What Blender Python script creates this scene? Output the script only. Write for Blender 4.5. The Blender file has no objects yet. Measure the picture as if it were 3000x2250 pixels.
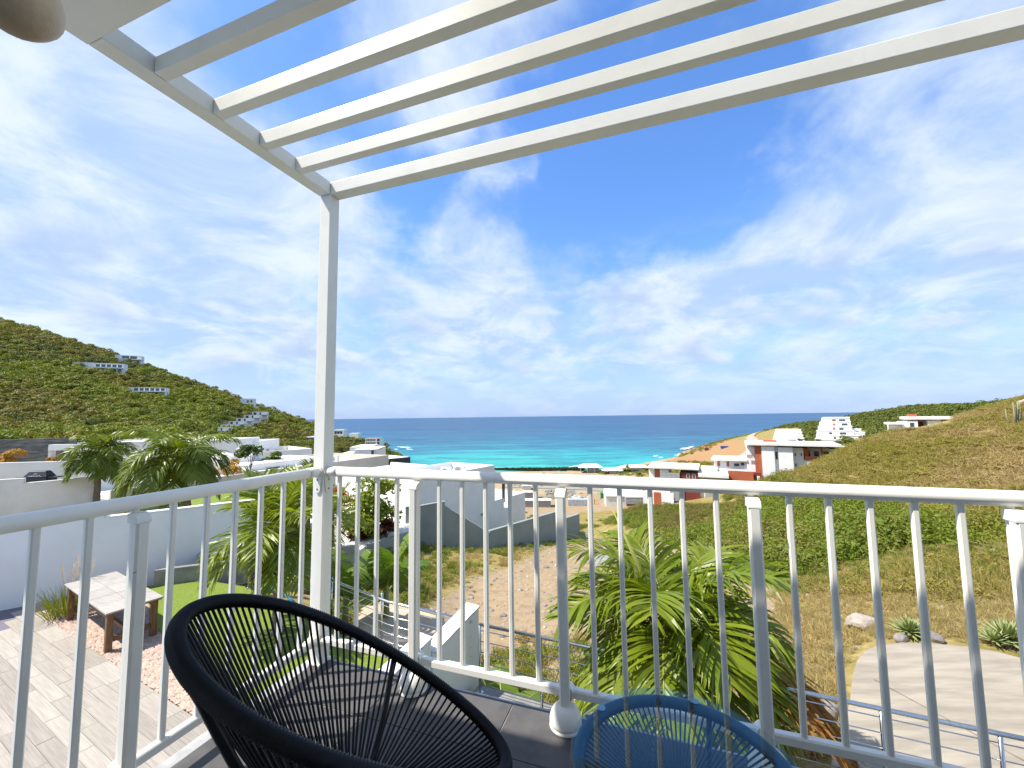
import bpy, bmesh, math, random
import numpy as np
from mathutils import Vector, Matrix
random.seed(7)
RNG = np.random.default_rng(7)
SC = bpy.context.scene
COL = SC.collection
R = math.radians

# ------------------------------------------------------------------ camera
FPX = 1180.0                       # focal length in pixels of a 3000 px wide frame
H = 1.30                           # eye height above the balcony floor
PITCH = math.atan(95.5 / FPX)
ROLL = math.atan(0.0131)
_fw = Vector((0, math.cos(PITCH), math.sin(PITCH)))
_up0 = Vector((0, -math.sin(PITCH), math.cos(PITCH)))
_ri0 = Vector((1, 0, 0))
_ri = _ri0 * math.cos(ROLL) - _up0 * math.sin(ROLL)
_up = _ri0 * math.sin(ROLL) + _up0 * math.cos(ROLL)
cam_d = bpy.data.cameras.new('camera')
cam_d.sensor_width = 36.0
cam_d.lens = 36.0 * FPX / 3000.0
cam_d.clip_start = 0.02
cam_d.clip_end = 120000
cam = bpy.data.objects.new('camera', cam_d)
COL.objects.link(cam)
M3 = Matrix((_ri, _up, -_fw)).transposed()
cam.matrix_world = Matrix.Translation((0, 0, H)) @ M3.to_4x4()
SC.camera = cam
CAMP = Vector((0, 0, H))


def ray(px, py):
    return _fw + _ri * ((px - 1500) / FPX) - _up * ((py - 1125) / FPX)


def at(px, py, D):
    """surveyed point: the point of the view ray through (px,py) at forward distance D"""
    d = ray(px, py)
    return CAMP + d * (D / d.y)


def onz(px, py, z):
    d = ray(px, py)
    return CAMP + d * ((z - H) / d.z)


def col(px, D, z):
    """point above map position: bearing of column px, forward distance D, height z"""
    hz = 1220 - 0.0131 * (px - 1500)
    p = at(px, hz, D)
    return Vector((p.x, D, z))


# ------------------------------------------------------------------ sun, sky, exposure
SUN_AZ = R(262)                    # clockwise from the view direction (+Y)
SUN_EL = R(54.5)
SUNV = Vector((math.sin(SUN_AZ) * math.cos(SUN_EL), math.cos(SUN_AZ) * math.cos(SUN_EL), math.sin(SUN_EL)))
sun_d = bpy.data.lights.new('sun', 'SUN')
sun_d.energy = 4.8
sun_d.angle = R(0.53)
sun_d.color = (1.0, 0.95, 0.86)
sun = bpy.data.objects.new('sun', sun_d)
COL.objects.link(sun)
sun.rotation_euler = SUNV.to_track_quat('Z', 'Y').to_euler()
sun.location = (-20, -5, 40)

SC.view_settings.view_transform = 'Standard'
SC.view_settings.look = 'None'
SC.view_settings.exposure = 0.72
SC.view_settings.gamma = 1.0
SC.view_settings.use_curve_mapping = False
SC.render.engine = 'CYCLES'
SC.cycles.use_denoising = True
SC.cycles.max_bounces = 6
SC.cycles.diffuse_bounces = 3
SC.cycles.glossy_bounces = 3
SC.cycles.transmission_bounces = 4
SC.cycles.transparent_max_bounces = 8
SC.cycles.caustics_reflective = False
SC.cycles.caustics_refractive = False


class NT:
    """tiny node-graph helper"""
    def __init__(s, tree):
        s.t = tree; s.n = tree.nodes; s.l = tree.links

    def new(s, typ, **kw):
        n = s.n.new(typ)
        for k, v in kw.items():
            setattr(n, k, v)
        return n

    def put(s, sock, v):
        if isinstance(v, bpy.types.NodeSocket):
            s.l.new(v, sock)
        elif v is not None:
            if sock.type == 'RGBA' and not isinstance(v, (int, float)) and len(v) == 3:
                v = (*v, 1)
            sock.default_value = v

    def math(s, op, a, b=None, c=None, clamp=False):
        n = s.new('ShaderNodeMath', operation=op, use_clamp=clamp)
        s.put(n.inputs[0], a)
        if b is not None: s.put(n.inputs[1], b)
        if c is not None: s.put(n.inputs[2], c)
        return n.outputs[0]

    def vmath(s, op, a, b=None, out=0):
        n = s.new('ShaderNodeVectorMath', operation=op)
        s.put(n.inputs[0], a)
        if b is not None:
            s.put(n.inputs['Scale'] if op == 'SCALE' else n.inputs[1], b)
        return n.outputs[out]

    def ramp(s, v, a, b, lo=0.0, hi=1.0, smooth=True):
        n = s.new('ShaderNodeMapRange')
        if smooth: n.interpolation_type = 'SMOOTHSTEP'
        s.put(n.inputs[0], v)
        n.inputs[1].default_value = a; n.inputs[2].default_value = b
        n.inputs[3].default_value = lo; n.inputs[4].default_value = hi
        return n.outputs[0]

    def noise(s, vec, scale, detail=4, rough=0.55, dist=0.0, out=0):
        n = s.new('ShaderNodeTexNoise')
        s.put(n.inputs['Vector'], vec)
        n.inputs['Scale'].default_value = scale
        n.inputs['Detail'].default_value = detail
        n.inputs['Roughness'].default_value = rough
        n.inputs['Distortion'].default_value = dist
        return n.outputs[out]

    def mix(s, f, a, b, blend='MIX'):
        n = s.new('ShaderNodeMix', data_type='RGBA', blend_type=blend)
        s.put(n.inputs[0], f); s.put(n.inputs[6], a); s.put(n.inputs[7], b)
        return n.outputs[2]

    def comb(s, x, y, z):
        n = s.new('ShaderNodeCombineXYZ')
        s.put(n.inputs[0], x); s.put(n.inputs[1], y); s.put(n.inputs[2], z)
        return n.outputs[0]

    def sep(s, v):
        n = s.new('ShaderNodeSeparateXYZ'); s.put(n.inputs[0], v)
        return n.outputs


world = bpy.data.worlds.new('World')
SC.world = world
world.use_nodes = True
w = NT(world.node_tree)
w.n.clear()
out = w.new('ShaderNodeOutputWorld')
bg = w.new('ShaderNodeBackground')
SKY_STRENGTH = 0.122
bg.inputs['Strength'].default_value = SKY_STRENGTH
sky = w.new('ShaderNodeTexSky', sky_type='NISHITA')
sky.sun_disc = False
sky.sun_elevation = SUN_EL
sky.sun_rotation = SUN_AZ
sky.altitude = 40
sky.air_density = 1.0
sky.dust_density = 0.6
sky.ozone_density = 2.5
geo = w.new('ShaderNodeTexCoord')
dirv = w.vmath('NORMALIZE', geo.outputs['Generated'])
dx, dy, dz = w.sep(dirv)
zc = w.math('ADD', w.math('MAXIMUM', dz, 0.0), 0.26)
cu = w.math('DIVIDE', dx, zc); cv = w.math('DIVIDE', dy, zc)
cvec = w.comb(cu, cv, 0.0)
# streaky high sheet: stretched along one direction of the cloud plane
mp = w.new('ShaderNodeMapping'); mp.inputs['Rotation'].default_value = (0, 0, R(-14)); mp.inputs['Scale'].default_value = (1.25, 0.5, 1)
w.put(mp.inputs['Vector'], cvec)
n_sheet = w.noise(mp.outputs[0], 1.7, 10, 0.60, 0.9)
mp2 = w.new('ShaderNodeMapping'); mp2.inputs['Location'].default_value = (3.1, 1.7, 0)
w.put(mp2.inputs['Vector'], cvec)
n_puff = w.noise(mp2.outputs[0], 1.9, 11, 0.58, 0.3)
# where the weather is thick and where it is open: broad lobes on the dome
nw = w.noise(dirv, 3.2, 5, 0.6, out=1)
dwarp = w.vmath('NORMALIZE', w.vmath('ADD', dirv, w.vmath('SCALE', w.vmath('SUBTRACT', nw, (0.5, 0.5, 0.5)), 0.42)))
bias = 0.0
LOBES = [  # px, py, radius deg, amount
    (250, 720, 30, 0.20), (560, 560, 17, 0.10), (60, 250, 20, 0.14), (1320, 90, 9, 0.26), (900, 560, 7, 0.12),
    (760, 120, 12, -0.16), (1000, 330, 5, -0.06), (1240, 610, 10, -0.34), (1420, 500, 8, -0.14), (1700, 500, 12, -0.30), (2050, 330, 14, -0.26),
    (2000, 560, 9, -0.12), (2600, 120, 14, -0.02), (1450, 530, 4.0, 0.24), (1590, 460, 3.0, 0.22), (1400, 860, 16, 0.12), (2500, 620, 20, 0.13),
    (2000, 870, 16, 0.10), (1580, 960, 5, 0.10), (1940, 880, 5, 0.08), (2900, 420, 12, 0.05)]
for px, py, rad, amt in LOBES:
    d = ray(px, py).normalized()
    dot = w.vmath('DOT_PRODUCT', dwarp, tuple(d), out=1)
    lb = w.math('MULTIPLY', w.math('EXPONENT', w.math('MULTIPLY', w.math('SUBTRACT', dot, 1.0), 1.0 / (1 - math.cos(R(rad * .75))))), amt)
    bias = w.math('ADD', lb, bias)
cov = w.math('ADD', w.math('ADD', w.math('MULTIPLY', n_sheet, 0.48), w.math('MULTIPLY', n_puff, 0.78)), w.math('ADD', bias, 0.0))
# small cumulus hugging the horizon
el = w.math('ARCSINE', dz)
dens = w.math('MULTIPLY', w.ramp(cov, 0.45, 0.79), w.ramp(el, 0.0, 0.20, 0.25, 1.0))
hv = w.comb(w.math('ARCTAN2', dx, dy), w.math('MULTIPLY', el, 2.1), 0.0)
n_h = w.noise(hv, 5.2, 9, 0.56, 0.25)
hmask = w.math('MULTIPLY', w.ramp(el, 0.04, 0.13), w.ramp(el, 0.46, 0.20))
dens_h = w.math('MULTIPLY', w.ramp(n_h, 0.47, 0.64), w.math('MULTIPLY', hmask, 0.85))
shade = w.ramp(w.noise(w.vmath('ADD', hv, (0.0, 0.05, 0.0)), 5.2, 7, 0.5, 0.25), 0.42, 0.68)
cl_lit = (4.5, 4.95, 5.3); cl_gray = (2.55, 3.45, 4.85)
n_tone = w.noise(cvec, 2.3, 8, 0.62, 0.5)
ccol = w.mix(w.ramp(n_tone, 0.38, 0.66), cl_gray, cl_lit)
hs = w.new('ShaderNodeHueSaturation')
hs.inputs['Saturation'].default_value = 1.36
hs.inputs['Value'].default_value = 1.5
w.put(hs.inputs['Color'], w.mix(1.0, sky.outputs[0], (1.07, 0.965, 1.0), 'MULTIPLY'))
# thin milky air low over the sea
veil = w.ramp(el, -0.02, 0.46, 0.86, 0.0)
skyc = w.mix(veil, hs.outputs[0], (1.6, 2.75, 4.85))
skyc = w.mix(0.10, skyc, (3.2, 3.9, 4.9))
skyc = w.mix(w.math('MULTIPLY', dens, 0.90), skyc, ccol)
hcol = w.mix(shade, (4.5, 4.9, 5.3), (2.5, 3.25, 4.7))
skyc = w.mix(dens_h, skyc, hcol)
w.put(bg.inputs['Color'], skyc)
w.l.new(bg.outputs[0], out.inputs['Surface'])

# ------------------------------------------------------------------ objects: helpers


def tag(o, label=None, cat=None, group=None, kind=None):
    if label: o['label'] = label
    if cat: o['category'] = cat
    if group: o['group'] = group
    if kind: o['kind'] = kind
    return o


def empty(name, loc, label, cat, group=None, rz=0.0):
    o = bpy.data.objects.new(name, None)
    o.empty_display_size = 0.2
    COL.objects.link(o)
    o.location = loc
    o.rotation_euler = (0, 0, rz)
    return tag(o, label, cat, group)


def link_mesh(name, me, parent=None, M=None):
    o = bpy.data.objects.new(name, me)
    COL.objects.link(o)
    if parent is not None:
        o.parent = parent
    if M is not None:
        o.matrix_local = M
    return o


class MB:
    """collects simple shapes in world (or local) space and links them as ONE mesh object"""
    def __init__(s):
        s.v = []; s.f = []

    def poly(s, pts):
        i = len(s.v); s.v += [tuple(p) for p in pts]; s.f.append(tuple(range(i, i + len(pts)))); return s

    def hexa(s, b, t):
        """b,t: 4 bottom and 4 top points, same winding (counter-clockwise from above)"""
        i = len(s.v); s.v += [tuple(p) for p in b] + [tuple(p) for p in t]
        s.f += [(i + 3, i + 2, i + 1, i), (i + 4, i + 5, i + 6, i + 7)]
        for k in range(4):
            j = (k + 1) % 4
            s.f.append((i + k, i + j, i + 4 + j, i + 4 + k))
        return s

    def box(s, fr, a0, a1, b0, b1, z0, z1):
        """box in frame fr: a callable (a,b,z)->point"""
        q = [(a0, b0), (a1, b0), (a1, b1), (a0, b1)]
        return s.hexa([fr(a, b, z0) for a, b in q], [fr(a, b, z1) for a, b in q])

    def prism(s, pts, z0, z1):
        n = len(pts); i = len(s.v)
        s.v += [(p[0], p[1], z0) for p in pts] + [(p[0], p[1], z1) for p in pts]
        s.f += [tuple(range(i + n - 1, i - 1, -1)), tuple(range(i + n, i + 2 * n))]
        for k in range(n):
            j = (k + 1) % n
            s.f.append((i + k, i + j, i + n + j, i + n + k))
        return s

    def extrude(s, prof, d):
        """prof: list of 3-D points of a planar outline, d: extrusion vector"""
        d = Vector(d); n = len(prof); i = len(s.v)
        s.v += [tuple(p) for p in prof] + [tuple(Vector(p) + d) for p in prof]
        s.f += [tuple(range(i + n - 1, i - 1, -1)), tuple(range(i + n, i + 2 * n))]
        for k in range(n):
            j = (k + 1) % n
            s.f.append((i + k, i + j, i + n + j, i + n + k))
        return s

    def tube(s, path, rad, seg=8, caps=True, closed=False, flat=1.0):
        path = [Vector(p) for p in path]; n = len(path)
        rads = rad if hasattr(rad, '__len__') else [rad] * n
        i0 = len(s.v); prev = None
        for k, p in enumerate(path):
            if closed:
                t = path[(k + 1) % n] - path[k - 1]
            else:
                t = path[min(k + 1, n - 1)] - path[max(k - 1, 0)]
            t.normalize()
            if prev is None:
                a = Vector((0, 0, 1)) if abs(t.z) < 0.9 else Vector((1, 0, 0))
                x = t.cross(a).normalized()
            else:
                x = (prev - t * prev.dot(t)).normalized()
            prev = x; y = t.cross(x)
            for j in range(seg):
                c = 2 * math.pi * j / seg
                s.v.append(tuple(p + x * (math.cos(c) * rads[k]) + y * (math.sin(c) * rads[k] * flat)))
        for k in range(n if closed else n - 1):
            a = i0 + k * seg; b = i0 + ((k + 1) % n) * seg
            for j in range(seg):
                jj = (j + 1) % seg
                s.f.append((a + j, a + jj, b + jj, b + j))
        if caps and not closed:
            s.f.append(tuple(range(i0 + seg - 1, i0 - 1, -1)))
            e = i0 + (n - 1) * seg
            s.f.append(tuple(range(e, e + seg)))
        return s

    def lathe(s, base, prof, seg=20, sx=1.0, sy=1.0, rz=0.0):
        """prof: (radius, height) pairs, bottom to top"""
        base = Vector(base); i0 = len(s.v)
        for r, z in prof:
            for j in range(seg):
                c = 2 * math.pi * j / seg
                x = math.cos(c) * r * sx; y = math.sin(c) * r * sy
                s.v.append((base.x + x * math.cos(rz) - y * math.sin(rz), base.y + x * math.sin(rz) + y * math.cos(rz), base.z + z))
        for k in range(len(prof) - 1):
            for j in range(seg):
                jj = (j + 1) % seg
                s.f.append((i0 + k * seg + j, i0 + k * seg + jj, i0 + (k + 1) * seg + jj, i0 + (k + 1) * seg + j))
        s.f.append(tuple(range(i0 + seg - 1, i0 - 1, -1)))
        e = i0 + (len(prof) - 1) * seg
        s.f.append(tuple(range(e, e + seg)))
        return s

    def mesh(s, name, m=None, smooth=False, bevel=0.0):
        me = bpy.data.meshes.new(name)
        me.from_pydata(s.v, [], s.f)
        if smooth:
            me.polygons.foreach_set('use_smooth', [True] * len(me.polygons))
        if m: me.materials.append(m)
        me.update()
        if bevel > 0:
            bm = bmesh.new(); bm.from_mesh(me)
            bmesh.ops.remove_doubles(bm, verts=bm.verts, dist=1e-5)
            es = [e for e in bm.edges if len(e.link_faces) == 2 and e.calc_face_angle(0) > 0.5]
            bmesh.ops.bevel(bm, geom=es, offset=bevel, segments=2, profile=0.6, affect='EDGES')
            bm.to_mesh(me); bm.free()
        return me

    def build(s, name, m=None, parent=None, smooth=False, bevel=0.0):
        """world-space shapes; if parent is given the mesh is re-expressed in the parent's space"""
        if parent is not None:
            inv = pworld(parent).inverted()
            s.v = [tuple(inv @ Vector(p)) for p in s.v]
        o = link_mesh(name, s.mesh(name, m, smooth, bevel), parent)
        return o


def pworld(o):
    M = Matrix.Translation(o.location) @ o.rotation_euler.to_matrix().to_4x4() @ Matrix.Diagonal((*o.scale, 1))
    if o.parent is not None:
        M = pworld(o.parent) @ M
    return M


def frame(org, az):
    """a along bearing az (clockwise from +Y), b to its left (az-90), z up"""
    org = Vector(org)
    A = Vector((math.sin(az), math.cos(az), 0)); B = Vector((math.sin(az - math.pi / 2), math.cos(az - math.pi / 2), 0))
    return lambda a, b, z: Vector((org.x + A.x * a + B.x * b, org.y + A.y * a + B.y * b, z))


# ------------------------------------------------------------------ materials
MATS = {}


def mat(name, c, rough=0.6, c2=None, scale=4.0, detail=5, lo=0.35, hi=0.65, bump=0.0, bscale=40.0, metal=0.0, spec=0.5, coords='Object', coat=0.0, stretch=None, dirt=None):
    m = bpy.data.materials.new(name); m.use_nodes = True
    g = NT(m.node_tree); p = g.n['Principled BSDF']
    p.inputs['Roughness'].default_value = rough
    p.inputs['Metallic'].default_value = metal
    p.inputs['Specular IOR Level'].default_value = spec
    p.inputs['Coat Weight'].default_value = coat
    if coords == 'World':
        vec = g.new('ShaderNodeNewGeometry').outputs['Position']
    else:
        vec = g.new('ShaderNodeTexCoord').outputs[coords]
    if stretch:
        mpn = g.new('ShaderNodeMapping'); mpn.inputs['Scale'].default_value = stretch
        g.put(mpn.inputs['Vector'], vec); vec = mpn.outputs[0]
    colr = c
    if c2 is not None:
        n = g.noise(vec, scale, detail, 0.6)
        colr = g.mix(g.ramp(n, lo, hi), c, c2)
    if dirt is not None:
        n2 = g.noise(vec, scale * 0.37, 7, 0.7, 0.4)
        colr = g.mix(g.ramp(n2, 0.55, 0.78, 0.0, 0.7), colr, dirt)
    g.put(p.inputs['Base Color'], colr)
    if bump > 0:
        b = g.new('ShaderNodeBump'); b.inputs['Strength'].default_value = bump; b.inputs['Distance'].default_value = 0.02
        g.put(b.inputs['Height'], g.noise(vec, bscale, 6, 0.6))
        g.l.new(b.outputs[0], p.inputs['Normal'])
    MATS[name] = m
    return m


M_paint = mat('powder_coated_aluminium', (0.85, 0.825, 0.74), 0.36, (0.81, 0.785, 0.70), 6, bump=0.02, bscale=300, dirt=(0.66, 0.66, 0.58))
# a few chips and rusty specks in the paint
_g = NT(M_paint.node_tree); _p = _g.n['Principled BSDF']; _src = _p.inputs['Base Color'].links[0].from_socket
_pos = _g.new('ShaderNodeNewGeometry').outputs['Position']
_chip = _g.ramp(_g.noise(_pos, 38, 3, 0.6), 0.735, 0.765)
_zone = _g.ramp(_g.noise(_pos, 2.3, 3, 0.5), 0.5, 0.62)
_c = _g.mix(_g.math('MULTIPLY', _chip, _zone), _src, (0.20, 0.15, 0.10))
_streak = _g.noise(_g.comb(_g.math('MULTIPLY', _g.sep(_pos)[0], 30.0), _g.math('MULTIPLY', _g.sep(_pos)[1], 30.0), _g.math('MULTIPLY', _g.sep(_pos)[2], 2.5)), 1.0, 5, 0.6)
_c = _g.mix(_g.ramp(_streak, 0.58, 0.78, 0, 0.16), _c, (0.56, 0.52, 0.42))
_g.put(_p.inputs['Base Color'], _c)
M_screw = mat('dark_screw', (0.05, 0.05, 0.05), 0.5)
M_tile = mat('charcoal_porcelain', (0.075, 0.072, 0.072), 0.6, (0.105, 0.10, 0.098), 7, 8, bump=0.06, bscale=60, spec=0.25, coords='World', dirt=(0.13, 0.12, 0.11))
M_grout = mat('pale_grout', (0.36, 0.34, 0.30), 0.8, (0.25, 0.23, 0.2), 30, coords='World')
M_kerb = mat('kerb_stone', (0.42, 0.41, 0.40), 0.6, (0.30, 0.30, 0.30), 12, coords='World', bump=0.05)
M_render = mat('white_render', (0.80, 0.80, 0.78), 0.75, (0.74, 0.74, 0.71), 0.9, 6, bump=0.08, bscale=50, coords='World', dirt=(0.69, 0.68, 0.63))
M_render2 = mat('weathered_white_render', (0.72, 0.72, 0.70), 0.8, (0.62, 0.62, 0.59), 0.7, 7, bump=0.1, bscale=30, coords='World', dirt=(0.52, 0.52, 0.48))
M_beige = mat('beige_render', (0.55, 0.50, 0.42), 0.8, (0.49, 0.45, 0.38), 0.7, 6, coords='World', bump=0.06)
M_greywall = mat('grey_green_render', (0.26, 0.30, 0.28), 0.8, (0.22, 0.255, 0.24), 0.8, 7, coords='World', bump=0.08, dirt=(0.31, 0.33, 0.30))
M_orange = mat('terracotta_paint', (0.42, 0.11, 0.045), 0.75, (0.36, 0.095, 0.04), 0.6, coords='World')
M_dkred = mat('dark_red_paint', (0.20, 0.03, 0.02), 0.7, (0.15, 0.025, 0.018), 1.0, coords='World')
M_redroof = mat('coral_roof_tile', (0.55, 0.18, 0.12), 0.7, (0.45, 0.14, 0.09), 1.0, coords='World')
M_glass_dark = mat('window_glass', (0.05, 0.075, 0.085), 0.08, spec=0.8)
M_frame_grey = mat('grey_panel', (0.33, 0.33, 0.32), 0.6, (0.28, 0.28, 0.27), 1.2, coords='World')
M_black = mat('black_panel', (0.02, 0.023, 0.025), 0.5, (0.03, 0.033, 0.035), 2.0, coords='World')
M_roofwhite = mat('roof_membrane', (0.78, 0.76, 0.72), 0.8, (0.66, 0.63, 0.58), 0.5, 7, coords='World', dirt=(0.52, 0.48, 0.42))
M_slate = mat('stacked_slate', (0.22, 0.22, 0.21), 0.85, (0.10, 0.10, 0.10), 1.2, 9, coords='World', bump=0.5, bscale=3.0, stretch=(1, 1, 5))
M_planks = []
for i, (c, c2) in enumerate([((0.27, 0.235, 0.19), (0.38, 0.34, 0.285)), ((0.32, 0.28, 0.23), (0.43, 0.39, 0.33)), ((0.235, 0.205, 0.17), (0.34, 0.30, 0.255)), ((0.29, 0.25, 0.205), (0.40, 0.355, 0.30))]):
    M_planks.append(mat('grey_stone_plank_%s' % 'abcd'[i], c, 0.7, c2, 2.4, 9, 0.3, 0.72, bump=0.3, bscale=9, stretch=(0.55, 13.0, 1)))
M_joint = mat('plank_joint', (0.16, 0.14, 0.17), 0.9, coords='World')
M_tabletop = []
for i, (c, c2) in enumerate([((0.40, 0.37, 0.325), (0.30, 0.275, 0.24)), ((0.34, 0.31, 0.27), (0.42, 0.39, 0.345)), ((0.38, 0.345, 0.30), (0.31, 0.285, 0.25))]):
    M_tabletop.append(mat('table_stone_%s' % 'abc'[i], c, 0.65, c2, 4.0, 9, 0.35, 0.65, bump=0.2, bscale=10, stretch=(1.0, 6.0, 1)))
M_wood = mat('oiled_wood', (0.20, 0.10, 0.045), 0.6, (0.12, 0.055, 0.022), 5, 7, bump=0.2, bscale=20, stretch=(6, 6, 1))
M_gravel_a = mat('pebble_pink', (0.47, 0.32, 0.25), 0.8, (0.38, 0.265, 0.205), 9, coords='World')
M_gravel_b = mat('pebble_cream', (0.53, 0.41, 0.32), 0.8, (0.42, 0.33, 0.265), 9, coords='World')
M_gravelbed = mat('gravel_bed', (0.40, 0.28, 0.22), 0.9, (0.58, 0.45, 0.37), 26, 6, 0.4, 0.6, bump=0.6, bscale=40, coords='World')
M_lawn = mat('clipped_turf', (0.12, 0.185, 0.012), 0.9, (0.20, 0.25, 0.025), 34, 9, 0.42, 0.62, bump=0.6, bscale=90, coords='World', dirt=(0.16, 0.17, 0.03))
M_soil = mat('garden_soil', (0.13, 0.10, 0.075), 0.95, (0.22, 0.18, 0.14), 5, 8, coords='World', bump=0.4)
M_concrete = mat('aged_concrete', (0.30, 0.29, 0.26), 0.85, (0.20, 0.195, 0.18), 2.5, 8, coords='World', bump=0.15)
M_steel = mat('brushed_steel', (0.60, 0.61, 0.63), 0.22, (0.5, 0.5, 0.52), 30, metal=1.0)
M_marble = mat('marble_coping', (0.72, 0.71, 0.69), 0.5, (0.48, 0.47, 0.48), 7, 8, 0.45, 0.6, coords='World')
M_stairstone = mat('tan_stair_stone', (0.50, 0.39, 0.27), 0.8, (0.42, 0.33, 0.23), 4, 7, coords='World', bump=0.15)
M_paving = mat('cream_paving', (0.72, 0.68, 0.62), 0.8, (0.64, 0.60, 0.54), 1.5, 7, coords='World', bump=0.05)
M_rock = mat('pale_boulder', (0.46, 0.40, 0.33), 0.9, (0.32, 0.27, 0.22), 3, 8, coords='World', bump=0.6, bscale=8)
M_rock_d = mat('grey_boulder', (0.26, 0.23, 0.21), 0.9, (0.17, 0.15, 0.14), 3, 8, coords='World', bump=0.6, bscale=8)
M_cordblack = mat('black_cord', (0.0045, 0.005, 0.0065), 0.5, (0.008, 0.009, 0.011), 40, spec=0.25)
M_cordblue = mat('blue_cord', (0.011, 0.082, 0.145), 0.38, (0.016, 0.10, 0.17), 30)
M_blackmetal = mat('black_frame', (0.012, 0.012, 0.013), 0.4)
M_bluemetal = mat('blue_frame', (0.015, 0.07, 0.13), 0.4)
M_grill = mat('black_enamel', (0.015, 0.015, 0.016), 0.35)
M_cyan = mat('cyan_hose', (0.05, 0.45, 0.62), 0.4)
M_cover = mat('grey_cover_fabric', (0.30, 0.31, 0.32), 0.8, (0.2, 0.2, 0.21), 5)
M_container = mat('blue_white_container', (0.30, 0.42, 0.55), 0.6, (0.45, 0.52, 0.58), 0.8, coords='World')
M_tarp = mat('pale_tarp', (0.62, 0.62, 0.60), 0.8, (0.45, 0.43, 0.40), 0.6, coords='World')
M_trailer = mat('weathered_trailer', (0.36, 0.37, 0.39), 0.6, (0.22, 0.22, 0.24), 0.9, coords='World')
M_green = mat('green_machine', (0.05, 0.30, 0.12), 0.5)
M_yellow = mat('yellow_machine', (0.50, 0.26, 0.05), 0.5)
M_bluepaint = mat('blue_vehicle', (0.02, 0.07, 0.32), 0.4)
M_skin = mat('tanned_skin', (0.74, 0.56, 0.37), 0.55, (0.68, 0.48, 0.30), 60, bump=0.1, bscale=400)
M_nail = mat('finger_nail', (0.62, 0.42, 0.33), 0.3)
M_road = mat('pale_track', (0.40, 0.33, 0.25), 0.9, (0.33, 0.27, 0.2), 0.4, coords='World')
M_bark = mat('palm_bark', (0.21, 0.165, 0.12), 0.9, (0.12, 0.09, 0.065), 12, bump=0.5, bscale=25)
M_petiole = mat('palm_rib', (0.24, 0.24, 0.06), 0.5, (0.17, 0.17, 0.05), 8)
M_spear = mat('palm_spear', (0.38, 0.38, 0.09), 0.5, (0.30, 0.32, 0.07), 5)


def leafmat(name, ca, cb, cc=None, trans=0.35, rough=0.45, wscale=0.15, rnd=0.5, spec=0.4):
    """leaf: colour varies from plant to plant and over the ground; lets some sun through"""
    m = bpy.data.materials.new(name); m.use_nodes = True
    g = NT(m.node_tree); p = g.n['Principled BSDF']
    p.inputs['Roughness'].default_value = rough
    p.inputs['Specular IOR Level'].default_value = spec
    oi = g.new('ShaderNodeObjectInfo')
    ge = g.new('ShaderNodeNewGeometry')
    pos = ge.outputs['Position']
    n = g.noise(pos, wscale, 4, 0.6)
    isl = ge.outputs['Random Per Island']
    f = g.math('ADD', g.math('MULTIPLY', oi.outputs['Random'], rnd), g.math('MULTIPLY', g.ramp(n, 0.3, 0.7), 1 - rnd))
    f = g.math('ADD', g.math('MULTIPLY', f, 0.72), g.math('MULTIPLY', isl, 0.28))
    c = g.mix(f, ca, cb)
    if cc is not None:
        n2 = g.noise(pos, wscale * 0.45, 3, 0.6)
        k = g.math('ADD', n2, g.math('MULTIPLY', oi.outputs['Random'], 0.16))
        c = g.mix(g.ramp(k, 0.52, 0.72), c, cc)
    g.put(p.inputs['Base Color'], c)
    t = g.new('ShaderNodeBsdfTranslucent')
    g.put(t.inputs['Color'], g.mix(1.0, c, (1.25, 1.2, 0.55), 'MULTIPLY'))
    mx = g.new('ShaderNodeMixShader'); mx.inputs[0].default_value = trans
    g.l.new(p.outputs[0], mx.inputs[1]); g.l.new(t.outputs[0], mx.inputs[2])
    g.l.new(mx.outputs[0], g.n['Material Output'].inputs['Surface'])
    return m


L_hill = leafmat('hill_scrub_leaf', (0.12, 0.17, 0.010), (0.28, 0.30, 0.018), (0.23, 0.20, 0.04), 0.25, 0.6, 0.02)
L_dark = leafmat('headland_leaf', (0.075, 0.105, 0.012), (0.15, 0.17, 0.02), None, 0.2, 0.6, 0.03)
L_bush = leafmat('acacia_leaf', (0.10, 0.15, 0.010), (0.22, 0.27, 0.018), (0.20, 0.17, 0.04), 0.35, 0.55, 0.09)
L_green = leafmat('fresh_acacia_leaf', (0.11, 0.17, 0.010), (0.25, 0.30, 0.017), (0.21, 0.19, 0.03), 0.35, 0.5, 0.2)
L_dry = leafmat('dry_scrub_leaf', (0.34, 0.27, 0.085), (0.23, 0.22, 0.035), (0.38, 0.28, 0.13), 0.3, 0.8, 0.12, 0.6, 0.2)
L_straw = leafmat('straw_grass', (0.52, 0.40, 0.20), (0.35, 0.29, 0.12), None, 0.35, 0.8, 0.4, 0.6, 0.2)
L_weed = leafmat('green_weed', (0.13, 0.18, 0.02), (0.27, 0.28, 0.04), None, 0.35, 0.7, 0.5, 0.6)
L_palm = leafmat('palm_leaflet', (0.085, 0.14, 0.010), (0.21, 0.25, 0.02), None, 0.38, 0.38, 0.8, 0.35)
L_palm2 = leafmat('bright_palm_leaflet', (0.10, 0.16, 0.008), (0.27, 0.32, 0.02), None, 0.40, 0.36, 0.9, 0.4)
L_palmdry = leafmat('dry_palm_leaflet', (0.42, 0.20, 0.035), (0.24, 0.10, 0.025), None, 0.4, 0.6, 2.0, 0.5)
L_palmbrown = leafmat('dead_palm_leaflet', (0.17, 0.085, 0.035), (0.09, 0.045, 0.022), None, 0.25, 0.8, 2.0, 0.5, 0.2)
L_banana = leafmat('banana_leaf', (0.10, 0.19, 0.02), (0.20, 0.29, 0.035), None, 0.45, 0.4, 0.8, 0.5)
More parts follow.
